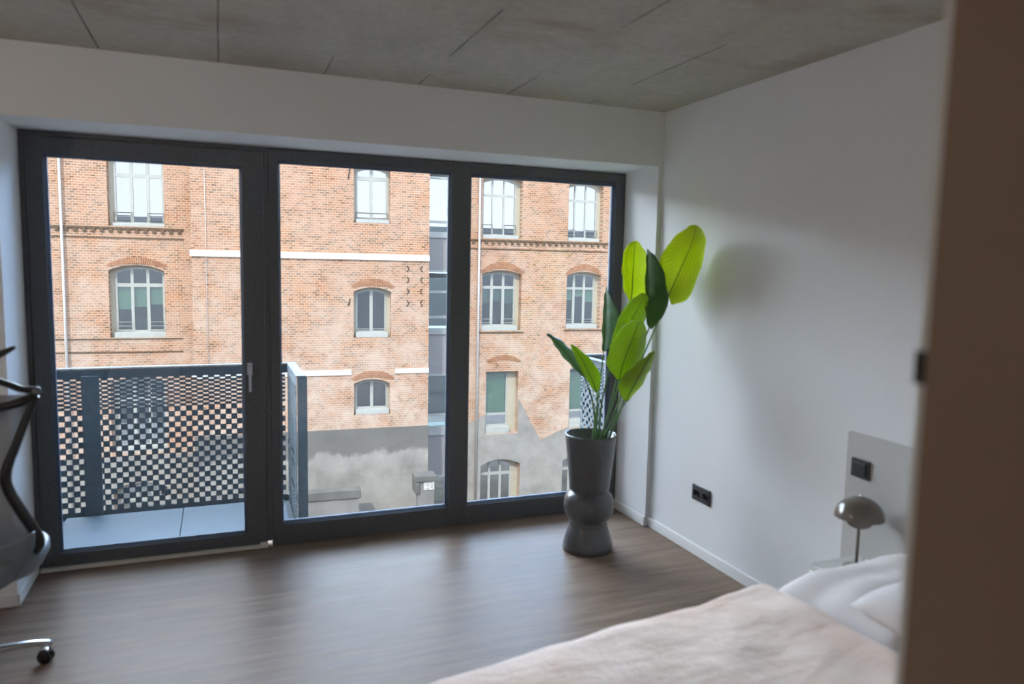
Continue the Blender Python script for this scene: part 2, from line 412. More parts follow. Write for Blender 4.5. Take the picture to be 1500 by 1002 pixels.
def balcony(xl, label):
    W = 1.495; xr = xl + W; yf = 1.12; yn = .45; zt = .962; zb = -.05; cell = .0375
    t = thing('balcony', label, 'balcony', (xl, .3, -.25), 0, 'steel balconies on our facade')
    def pl(name, bm, mat, bevel=0):
        o = obj(name, bm, mat, t, bevel=bevel); o.location = (-xl, -.3, .25); return o
    bm = bmesh.new(); add_box(bm, xl + .004, xr - .004, .301, yf + .04, -.25, -.072)
    pl('slab', bm, M['rail'])
    bm = bmesh.new(); mid = xl + .768
    add_box(bm, xl + .045, mid - .0025, .301, yf - .045, -.07, -.045); add_box(bm, mid + .0025, xr - .045, .301, yf - .045, -.07, -.045)
    pl('floor_tile', bm, M['tile'], .002)
    bm = bmesh.new(); n = int((W - .02) / cell)
    ze = perforated(bm, xl + .01, n, zt - .065, zb + .012, cell, yf)
    for q in ((xl, xr, zt - .065, zt - .002), (xl, xr, -.21, ze)):
        vs = [bm.verts.new(p) for p in ((q[0], yf, q[2]), (q[1], yf, q[2]), (q[1], yf, q[3]), (q[0], yf, q[3]))]; bm.faces.new(vs)
    o = pl('front_panel', bm, M['rail']); s = o.modifiers.new('s', 'SOLIDIFY'); s.thickness = .003
    for x in (xl + .004, xr - .004):
        bm = bmesh.new(); n = int((yf - yn - .03) / cell)
        ze = perforated(bm, yn + .02, n, zt - .065, zb + .012, cell, x, 'y')
        for q in ((yn, yf, zt - .065, zt - .002), (yn, yf, -.21, ze), (yn, yn + .02, ze, zt - .065)):
            vs = [bm.verts.new(p) for p in ((x, q[0], q[2]), (x, q[1], q[2]), (x, q[1], q[3]), (x, q[0], q[3]))]; bm.faces.new(vs)
        o = pl('side_panel', bm, M['rail']); s = o.modifiers.new('s', 'SOLIDIFY'); s.thickness = .003
    # posts: one broad flat upright inside the front sheet, one at each near corner
    bm = bmesh.new(); add_box(bm, xl + .155, xl + .262, yf - .03, yf - .012, -.045, zt - .045); pl('post', bm, M['rail'], .002)
    bm = bmesh.new(); add_box(bm, xr - .155 - .107, xr - .155, yf - .03, yf - .012, -.045, zt - .045); pl('post', bm, M['rail'], .002)
    for a in (xl - .062, xr + .006):
        bm = bmesh.new(); add_box(bm, a, a + .058, yn - .012, yn + .0, -.2, zt); add_box(bm, a, a + .008, yn, yn + .06, -.2, zt); pl('post', bm, M['rail'], .001)
    # flat handrail cap
    bm = bmesh.new()
    add_box(bm, xl - .055, xr + .055, yf + .0, yf + .05, zt, zt + .006)
    add_box(bm, xl - .055, xl + .006, yn - .012, yf, zt, zt + .006); add_box(bm, xr - .006, xr + .055, yn - .012, yf, zt, zt + .006)
    pl('handrail', bm, M['rail'], .001)
    return t
balcony(-3.68, 'grey steel balcony with checkered perforated parapet outside the balcony door')
balcony(.235, 'neighbouring steel balcony, only its perforated end seen behind the potted plant')

# ------------------------------------------------------------------ brick building opposite
# local frame: x along the facade, y into the building, z up (0 = courtyard level)
ZG = -8.0; RZ = math.radians(-3.8)
bld = thing('brick_building', 'old orange brick factory building with arched windows across the courtyard', 'building', (-.927, 21.402, ZG), RZ)
KR = -ZG
def bp(name, bm, mat, parent=None, bevel=0, y=0, smooth=False):
    o = obj(name, bm, mat, parent or bld, bevel=bevel)
    o.location = (0, y, 0) if parent is None else (0, 0, 0)
    return o
def up(z): return z + KR
def arc(Lx, Rx, spring, apex, n=18):
    h = apex - spring; w = (Rx - Lx) / 2; cx = (Lx + Rx) / 2
    if h < .02: return [(Lx, up(spring)), (Rx, up(spring))]
    R = (w * w + h * h) / (2 * h); cz = apex - R; a0 = math.asin(w / R)
    return [(cx + R * math.sin(-a0 + 2 * a0 * k / n), up(cz + R * math.cos(-a0 + 2 * a0 * k / n))) for k in range(n + 1)]
def contour(Lx, Rx, bot, spring, apex, n=18):
    return [(Lx, up(bot))] + arc(Lx, Rx, spring, apex, n) + [(Rx, up(bot))]
def add_ring(bm, c1, c2, y0, y1, closed=True):
    n = len(c1)
    V = [[bm.verts.new((p[0], y, p[1])) for p in c] for c, y in ((c1, y0), (c2, y0), (c2, y1), (c1, y1))]
    for k in range(n if closed else n - 1):
        k2 = (k + 1) % n
        for a, b in ((0, 1), (1, 2), (2, 3), (3, 0)): bm.faces.new((V[a][k], V[a][k2], V[b][k2], V[b][k]))
    if not closed:
        bm.faces.new([V[i][0] for i in range(4)]); bm.faces.new([V[i][-1] for i in range(4)])
def wall_with_holes(bm, x0, x1, z0, z1, holes, ynear, depth):
    """flat wall with openings and their brick reveals"""
    def loop(pts): 
        vs = [bm.verts.new((p[0], ynear, p[1])) for p in pts]
        return vs, [bm.edges.new((vs[i], vs[(i + 1) % len(vs)])) for i in range(len(vs))]
    allE = []; loops = []
    _, e = loop([(x0, up(z0)), (x1, up(z0)), (x1, up(z1)), (x0, up(z1))]); allE += e
    for h in holes:
        vs, e = loop(h); allE += e; loops.append(vs)
    bmesh.ops.triangle_fill(bm, use_beauty=True, use_dissolve=False, edges=allE, normal=(0, -1, 0))
    for vs in loops:
        back = [bm.verts.new((v.co.x, ynear + depth, v.co.z)) for v in vs]
        for i in range(len(vs)):
            j = (i + 1) % len(vs); bm.faces.new((vs[i], vs[j], back[j], back[i]))
    if True:   # side and top returns of the block
        a = [(x0, z0), (x1, z0), (x1, z1), (x0, z1)]
        F = [bm.verts.new((p[0], ynear, up(p[1]))) for p in a]; B = [bm.verts.new((p[0], ynear + 3, up(p[1]))) for p in a]
        for i in (1, 2, 3): bm.faces.new((F[i], F[(i + 1) % 4], B[(i + 1) % 4], B[i]))

def far_window(Lx, Rx, bot, sill, spring, apex, ymain, muls, trans, rev_l=.12, rev_r=.0, bars=(), blinds=(), low_trans=None, fw=.06, plant=None, barmat='frame_out'):
    """returns the wall opening; builds frame part with pane, blind, sill, guard_rail sub-parts"""
    yf = ymain + .28
    hole = contour(Lx - rev_l, Rx + rev_r, bot, spring + .06, apex + .07 if apex - spring > .02 else spring + .06)
    bm = bmesh.new()
    c1 = contour(Lx, Rx, sill - .02, spring, apex); c2 = contour(Lx + fw, Rx - fw, sill + fw * .8, spring - .02, apex - fw if apex - spring > .02 else spring - .02)
    add_ring(bm, c1, c2, yf, yf + .08)
    cx = (Lx + Rx) / 2
    def ztop(x):
        pts = arc(Lx + fw, Rx - fw, spring - .02, apex - fw if apex - spring > .02 else spring - .02)
        for (xa, za), (xb, zb) in zip(pts, pts[1:]):
            if xa <= x <= xb: return za + (zb - za) * (x - xa) / (xb - xa) + .01
        return pts[0][1]
    for a, b in muls: add_box(bm, a, b, yf + .005, yf + .075, up(sill), ztop((a + b) / 2))
    for a, b in trans: add_box(bm, Lx + .01, Rx - .01, yf + .008, yf + .072, up(a), up(b))
    fr = bp('window', bm, M['frame_out'])
    # filler reveal strip left and right in cream plaster
    bm = bmesh.new(); h1 = contour(Lx - rev_l, Rx + rev_r, bot, spring + .06, apex + .07 if apex - spring > .02 else spring + .06)
    add_ring(bm, [(p[0], p[1]) for p in h1], contour(Lx, Rx, sill - .02, spring, apex), yf + .02, yf + .06)
    bp('reveal', bm, M['cream'], fr)
    bm = bmesh.new(); vs = [bm.verts.new((p[0], yf + .04, p[1])) for p in c2]; bm.faces.new(vs); bp('pane', bm, M['glass_far'], fr)
    bm = bmesh.new(); add_box(bm, Lx - .02, Rx + .03, yf - .25, yf + .02, up(bot), up(sill)); bp('sill', bm, M['frame_out'], fr, .01)
    # shallow dark room behind the pane
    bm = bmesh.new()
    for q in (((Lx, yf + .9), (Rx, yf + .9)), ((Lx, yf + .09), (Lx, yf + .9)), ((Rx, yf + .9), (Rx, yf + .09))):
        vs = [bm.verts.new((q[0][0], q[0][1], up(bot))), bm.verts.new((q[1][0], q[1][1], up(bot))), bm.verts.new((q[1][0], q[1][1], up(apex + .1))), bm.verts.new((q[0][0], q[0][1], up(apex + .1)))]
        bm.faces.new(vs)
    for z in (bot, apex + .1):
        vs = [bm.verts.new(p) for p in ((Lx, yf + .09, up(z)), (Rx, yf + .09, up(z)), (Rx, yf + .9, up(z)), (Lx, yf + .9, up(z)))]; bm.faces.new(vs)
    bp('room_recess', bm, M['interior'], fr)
    for (a, b, zt_, zb_) in blinds:
        bm = bmesh.new(); add_box(bm, a, b, yf + .12, yf + .13, up(zb_), up(zt_)); add_box(bm, a, b, yf + .11, yf + .14, up(zb_) - .03, up(zb_))
        bp('blind', bm, M['blind'], fr)
    if bars:
        for a in sorted({q[0] for q in bars}):
            g = [q for q in bars if q[0] == a]; bm = bmesh.new(); b = g[0][1]; zs = [q[2] for q in g]
            for z in zs: add_box(bm, a, b, yf - .06, yf - .045, up(z), up(z) + .014)
            for x in (a, b - .01): add_box(bm, x, x + .01, yf - .055, yf - .045, up(min(zs)), up(max(zs)) + .014)
            bp('guard_rail', bm, M[barmat], fr)
    if plant:
        bm = bmesh.new(); rnd = random.Random(3)
        for i in range(14):
            x = plant[0] + rnd.uniform(-.12, .12); a = rnd.uniform(-1, 1); l = rnd.uniform(.15, .42)
            add_tube(bm, [(x, yf + .3, up(plant[1])), (x + a * l * .3, yf + .28, up(plant[1] + l * .7)), (x + a * l * .8, yf + .26, up(plant[1] + l))], [.012, .03, .004], 5, 3)
        bp('window_plant', bm, M['plant_far'], fr)
    return hole
def arch_ring(Lx, Rx, z_end, z_in, z_out, y, mat='archbrick', n=26):
    """soldier-brick arch: individual voussoirs"""
    inner = arc(Lx + .12, Rx - .12, z_end - .02, z_in, n); outer = arc(Lx, Rx, z_end + .03, z_out, n)
    bm = bmesh.new()
    for k in range(n):
        t0, t1 = .17, .83
        def lp(a, b, t): return (a[0] + (b[0] - a[0]) * t, a[1] + (b[1] - a[1]) * t)
        q = [lp(inner[k], inner[k + 1], t0), lp(inner[k], inner[k + 1], t1), lp(outer[k], outer[k + 1], t1), lp(outer[k], outer[k + 1], t0)]
        F = [bm.verts.new((p[0], y - .022, p[1])) for p in q]; B = [bm.verts.new((p[0], y + .02, p[1])) for p in q]
        bm.faces.new(F)
        for i in range(4): bm.faces.new((F[i], F[(i + 1) % 4], B[(i + 1) % 4], B[i]))
    bp('brick_arch', bm, M[mat])

HL = []; HM = []; HR = []
ML2 = [(-4.31, -4.22), (-3.84, -3.75)]
HL.append(far_window(-4.76, -3.33, 2.74, 2.84, 4.84, 5.06, 0, ML2, [(4.28, 4.39)], .14, .03,
    bars=[(a, b, z) for a, b in ((-4.78, -4.25), (-3.82, -3.33)) for z in (2.92, 3.08, 3.17)], barmat='darkmetal'))
ML2 = [(-4.37, -4.28), (-3.91, -3.82)]
HL.append(far_window(-4.81, -3.38, -.77, -.60, 1.30, 1.47, 0, ML2, [(.84, .95)], .14, .03,
    bars=[(a, b, z) for a, b in ((-4.8, -4.34), (-3.85, -3.38)) for z in (-.54, -.42, -.29)],
    blinds=[(-4.78, -4.35, .86, .14), (-4.30, -3.88, .86, .22), (-3.84, -3.40, .86, .30)], plant=(-4.02, -.58)))
HL.append(far_window(-4.86, -3.42, -4.48, -4.32, -2.29, -2.09, 0, [(-4.40, -4.31), (-3.95, -3.86)], [(-2.85, -2.75)], .14, .03))
HL.append(far_window(-4.86, -3.42, -7.6, -7.45, -5.75, -5.55, 0, [(-4.40, -4.31), (-3.95, -3.86)], [(-6.2, -6.1)], .14, .03))
MY = -1.2
HM.append(far_window(2.58, 3.62, 3.05, 3.16, 4.72, 4.86, MY, [(3.04, 3.14)], [(4.44, 4.56)], .10, .05,
    bars=[(2.58, 3.62, 3.22), (2.58, 3.62, 3.38)], fw=.055, barmat='darkmetal'))
HM.append(far_window(2.57, 3.58, -.72, -.56, .74, .88, MY, [(3.03, 3.13)], [], .10, .13, bars=[(2.57, 3.58, -.46)], fw=.055))
HM.append(far_window(2.56, 3.63, -3.32, -3.15, -2.33, -2.19, MY, [(3.05, 3.15)], [], .08, .05, fw=.055))
HR.append(far_window(7.21, 8.50, 2.73, 2.84, 4.74, 4.90, 0, [(7.57, 7.63), (8.01, 8.07)], [(4.24, 4.33)], .06, .16,
    bars=[(a, b, z) for a, b in ((7.21, 7.6), (8.04, 8.5)) for z in (2.92, 3.08, 3.22)], barmat='darkmetal'))
HR.append(far_window(10.52, 11.74, 2.73, 2.83, 4.72, 4.87, 0, [(10.81, 10.87), (11.25, 11.31)], [(4.20, 4.28)], .05, .14,
    bars=[(a, b, z) for a, b in ((10.52, 10.85), (11.28, 11.74)) for z in (2.90, 3.02, 3.14)], barmat='darkmetal'))
HR.append(far_window(7.21, 8.52, -.63, -.47, 1.38, 1.51, 0, [(7.57, 7.67), (8.01, 8.11)], [(.90, 1.0)], .04, .16,
    bars=[(a, b, z) for a, b in ((7.21, 7.6), (8.06, 8.5)) for z in (-.36, -.22)],
    blinds=[(7.25, 7.6, .92, .40), (7.64, 8.04, .92, .46), (8.08, 8.48, .92, .40)], plant=(8.3, -.45)))
HR.append(far_window(10.52, 11.74, -.58, -.44, 1.37, 1.51, 0, [(10.84, 10.93), (11.26, 11.35)], [(.90, .99)], .04, .14,
    bars=[(a, b, z) for a, b in ((10.52, 10.88), (11.3, 11.74)) for z in (-.34, -.24)],
    blinds=[(10.55, 10.88, .92, .52), (10.9, 11.3, .92, .66), (11.33, 11.7, .92, .46)]))
HR.append(far_window(7.43, 8.30, -4.48, -4.23, -2.21, -2.21, 0, [], [(-3.84, -3.76)], .05, .34, blinds=[(7.5, 8.24, -2.3, -3.74)], fw=.06))
HR.append(far_window(10.76, 11.60, -4.39, -4.14, -2.16, -2.16, 0, [], [(-3.82, -3.74)], .05, .34, blinds=[(10.82, 11.5, -2.3, -3.72)], fw=.06))
HR.append(far_window(7.24, 8.50, -7.7, -7.5, -5.73, -5.53, 0, [(7.60, 7.69), (8.03, 8.12)], [(-6.13, -6.02)], .03, .26, plant=(8.2, -7.3)))
HR.append(far_window(10.5, 11.74, -7.7, -7.5, -5.73, -5.53, 0, [(10.84, 10.93), (11.26, 11.35)], [(-6.13, -6.02)], .03, .26))

TOP = 6.0
bm = bmesh.new(); wall_with_holes(bm, -26, -2.41, ZG, TOP, HL, 0, .3); bp('left_wall', bm, M['brick'])
bm = bmesh.new(); wall_with_holes(bm, -2.41, 4.985, ZG, TOP, HM, MY, .3); bp('stair_tower_wall', bm, M['brick'])
bm = bmesh.new(); wall_with_holes(bm, 6.72, 30, ZG, TOP, HR, 0, .3); bp('right_wall', bm, M['brick'])
arch_ring(-5.0, -3.25, 1.49, 1.58, 1.79, 0); arch_ring(2.36, 3.84, .95, 1.01, 1.24, MY); arch_ring(2.38, 3.85, -2.13, -2.05, -1.83, MY)
arch_ring(7.09, 8.78, 1.48, 1.65, 1.88, 0); arch_ring(10.40, 11.95, 1.46, 1.65, 1.87, 0); arch_ring(7.37, 8.75, -1.80, -1.72, -1.53, 0)
arch_ring(7.08, 8.76, 4.84, 5.02, 5.24, 0); arch_ring(10.38, 11.95, 4.82, 5.0, 5.22, 0); arch_ring(-4.98, -3.22, 4.95, 5.18, 5.4, 0)
# stepped brick cornice with little dentils, thin string courses below
def cornice(x0, x1, z, dent=True):
    bm = bmesh.new(); add_box(bm, x0, x1, -.055, .0, up(z - .055), up(z)); 
    if dent:
        x = x0 + .05
        while x < x1 - .1: add_box(bm, x, x + .10, -.05, 0, up(z - .17), up(z - .055)); x += .245
    bp('cornice', bm, M['darkband'])
cornice(-26, -2.75, 2.71); cornice(6.72, 13.2, 2.69)
def string(x0, x1, z, h=.035, y=0, mat='darkband'):
    bm = bmesh.new(); add_box(bm, x0, x1, y - .03, y, up(z), up(z + h)); bp('string_course', bm, M[mat])
string(-26, -2.75, 2.36); string(6.72, 12.1, 2.33); string(-26, -2.85, -.82); string(-26, -2.85, -1.24); string(7.1, 8.8, -.72, .05); string(10.4, 12, -.66, .05)
bm = bmesh.new(); add_box(bm, -2.46, 4.99, MY - .06, MY, up(1.85), up(2.04)); bp('stone_band', bm, M['white_band'])
bm = bmesh.new(); add_box(bm, -2.46, 2.40, MY - .04, MY, up(-1.96), up(-1.78)); add_box(bm, 3.84, 4.99, MY - .04, MY, up(-1.94), up(-1.78)); bp('stone_band', bm, M['white_band'])
for x0, z0 in ((-6.14, 0), ):
    bm = bmesh.new(); add_tube(bm, [(-6.16, -.1, up(-8)), (-6.16, -.1, up(5.9))], .045, 10); bp('downpipe', bm, M['pipe'])
bm = bmesh.new(); add_tube(bm, [(7.02, -.1, up(-8)), (7.02, -.1, up(5.9))], .045, 10); bp('downpipe', bm, M['pipe'])
bm = bmesh.new(); add_tube(bm, [(-2.0, MY - .05, up(-3.9)), (-2.0, MY - .05, up(5.9))], .009, 6); bp('lightning_cable', bm, M['pipe'])
for x, z, h in ((2.33, 4.6, .34), (2.33, .46, .24)):
    bm = bmesh.new(); add_tube(bm, [(x + .03, MY - .03, up(z + h / 2)), (x, MY - .04, up(z)), (x - .03, MY - .03, up(z - h / 2))], .018, 6, 3); bp('wall_anchor', bm, M['iron'])
for x in (4.25, 4.73):
    for z in (1.58, 1.21, .83, .43):
        s = 1 if x > 4.5 else -1
        bm = bmesh.new(); add_tube(bm, [(x + s * .03, MY - .03, up(z + .09)), (x - s * .03, MY - .035, up(z + .05)), (x - s * .02, MY - .035, up(z - .05)), (x + s * .04, MY - .03, up(z - .09))], .015, 6, 3); bp('wall_anchor', bm, M['iron'])
# old render on the lower walls, a few centimetres proud of the brick
def slab(bm, poly, y0, y1):
    F = [bm.verts.new((p[0], y0, up(p[1]))) for p in poly]; B = [bm.verts.new((p[0], y1, up(p[1]))) for p in poly]
    bm.faces.new(F)
    for i in range(len(poly)): bm.faces.new((F[i], F[(i + 1) % len(poly)], B[(i + 1) % len(poly)], B[i]))
bm = bmesh.new(); slab(bm, [(-2.44, -8), (4.99, -8), (4.99, -3.78), (-2.44, -3.80)], MY - .05, MY); bp('render_coat', bm, M['plaster_shadow'])
def render_coat(poly, holes):
    bm = bmesh.new(); E_ = []
    for pts in [[(p[0], up(p[1])) for p in poly]] + holes:
        F = [bm.verts.new((p[0], -.05, p[1])) for p in pts]; B = [bm.verts.new((p[0], 0, p[1])) for p in pts]
        for i in range(len(F)):
            j = (i + 1) % len(F); bm.faces.new((F[i], F[j], B[j], B[i])); E_.append(bm.edges.get((F[i], F[j])))
    bmesh.ops.triangle_fill(bm, use_beauty=True, use_dissolve=False, edges=E_, normal=(0, -1, 0))
    bp('render_coat', bm, M['plaster'])
render_coat([(-26, -7.98), (-2.41, -7.98), (-2.41, -4.6), (-26, -4.6)], [HL[3]])
render_coat([(6.72, -7.98), (20, -7.98), (20, -4.0), (11.97, -4.3), (11.97, -4.41), (10.69, -4.41), (10.69, -4.36), (10.12, -4.57), (9.58, -4.82), (9.08, -4.0), (8.66, -3.18), (8.66, -4.5), (7.36, -4.5), (7.36, -3.75), (6.72, -4.06)], [HR[6], HR[7]])
# parapet top
bm = bmesh.new(); add_box(bm, -26, 30, -.15, 3.2, up(TOP), up(TOP) + .2); bp('roof_edge', bm, M['darkmetal'])

# glazed link between the two brick blocks
bm = bmesh.new()
for a, b in ((2.9, 2.7), (.0, .0), (-.55, -.77), (-4.22, -4.5)): 
    if a != b: add_box(bm, 4.9, 6.8, .30, .46, up(b), up(a))
for z in (4.82, 3.26, 1.50, .765, -.15, -2.26, -3.75, -4.22, -6.05): add_box(bm, 4.9, 6.8, .33, .42, up(z - .045), up(z + .045))
for x in (6.62,): add_box(bm, x, x + .08, .31, .42, up(-8), up(TOP))
bp('stairwell_frame', bm, M['spandrel_frame'])
for a, b in ((2.7, 1.54), (-.77, -2.24), (-4.5, -6.02)):
    bm = bmesh.new(); add_box(bm, 4.9, 6.8, .36, .42, up(b), up(a)); bp('spandrel_panel', bm, M['spandrel'])
for a, b in ((5.98, 2.9), (1.44, -.55), (-2.3, -4.22), (-6.08, -8)):
    bm = bmesh.new(); add_box(bm, 4.9, 6.8, .39, .40, up(b), up(a)); so_ = bp('stairwell_glazing', bm, M['glass_teal'])
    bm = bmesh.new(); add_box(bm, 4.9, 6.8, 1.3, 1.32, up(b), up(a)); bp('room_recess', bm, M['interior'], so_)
bm = bmesh.new(); add_box(bm, 4.9, 6.8, .31, .40, up(1.27), up(1.44)); add_box(bm, 4.9, 6.8, .31, .40, up(4.86), up(4.96)); bp('window_head', bm, M['darkmetal'])
bm = bmesh.new(); add_box(bm, 4.9, 6.8, .50, .52, up(.79), up(1.3)); bp('blind', bm, M['blind'])
bm = bmesh.new(); add_box(bm, 4.9, 6.8, .50, .52, up(-7.9), up(-6.6)); bp('frosted_strip', bm, M['glass_teal'])

# garden wall and gate pillar standing in the courtyard
gw = thing('garden_wall', 'low grey rendered wall with dark coping at the foot of the stair tower', 'wall', (-.927, 21.402, ZG), RZ)
bm = bmesh.new(); add_box(bm, -4, 2.50, -2.5, -2.22, 0, up(-5.75)); bp('wall', bm, M['gardenwall'], gw)
bm = bmesh.new(); add_box(bm, -4, 2.57, -2.56, -2.16, up(-5.75), up(-5.47)); bp('coping', bm, M['coping'], gw, .02)
gp = thing('gate_pillar', 'rendered gate pillar with thick dark cap beside the glazed stairwell', 'pillar', (-.927, 21.402, ZG), RZ)
bm = bmesh.new(); add_box(bm, 4.42, 4.96, -2.5, -2.1, 0, up(-5.32)); bp('shaft', bm, M['gardenwall'], gp)
bm = bmesh.new(); add_box(bm, 4.30, 5.02, -2.6, -2.0, up(-5.36), up(-5.16)); add_box(bm, 4.30, 4.46, -2.6, -2.0, up(-5.75), up(-5.36)); bp('cap', bm, M['coping'], gp, .03)
bm = bmesh.new(); add_box(bm, 4.60, 4.95, -2.53, -2.505, up(-5.66), up(-5.36)); bp('notice', bm, M['notice'], gp, .004)

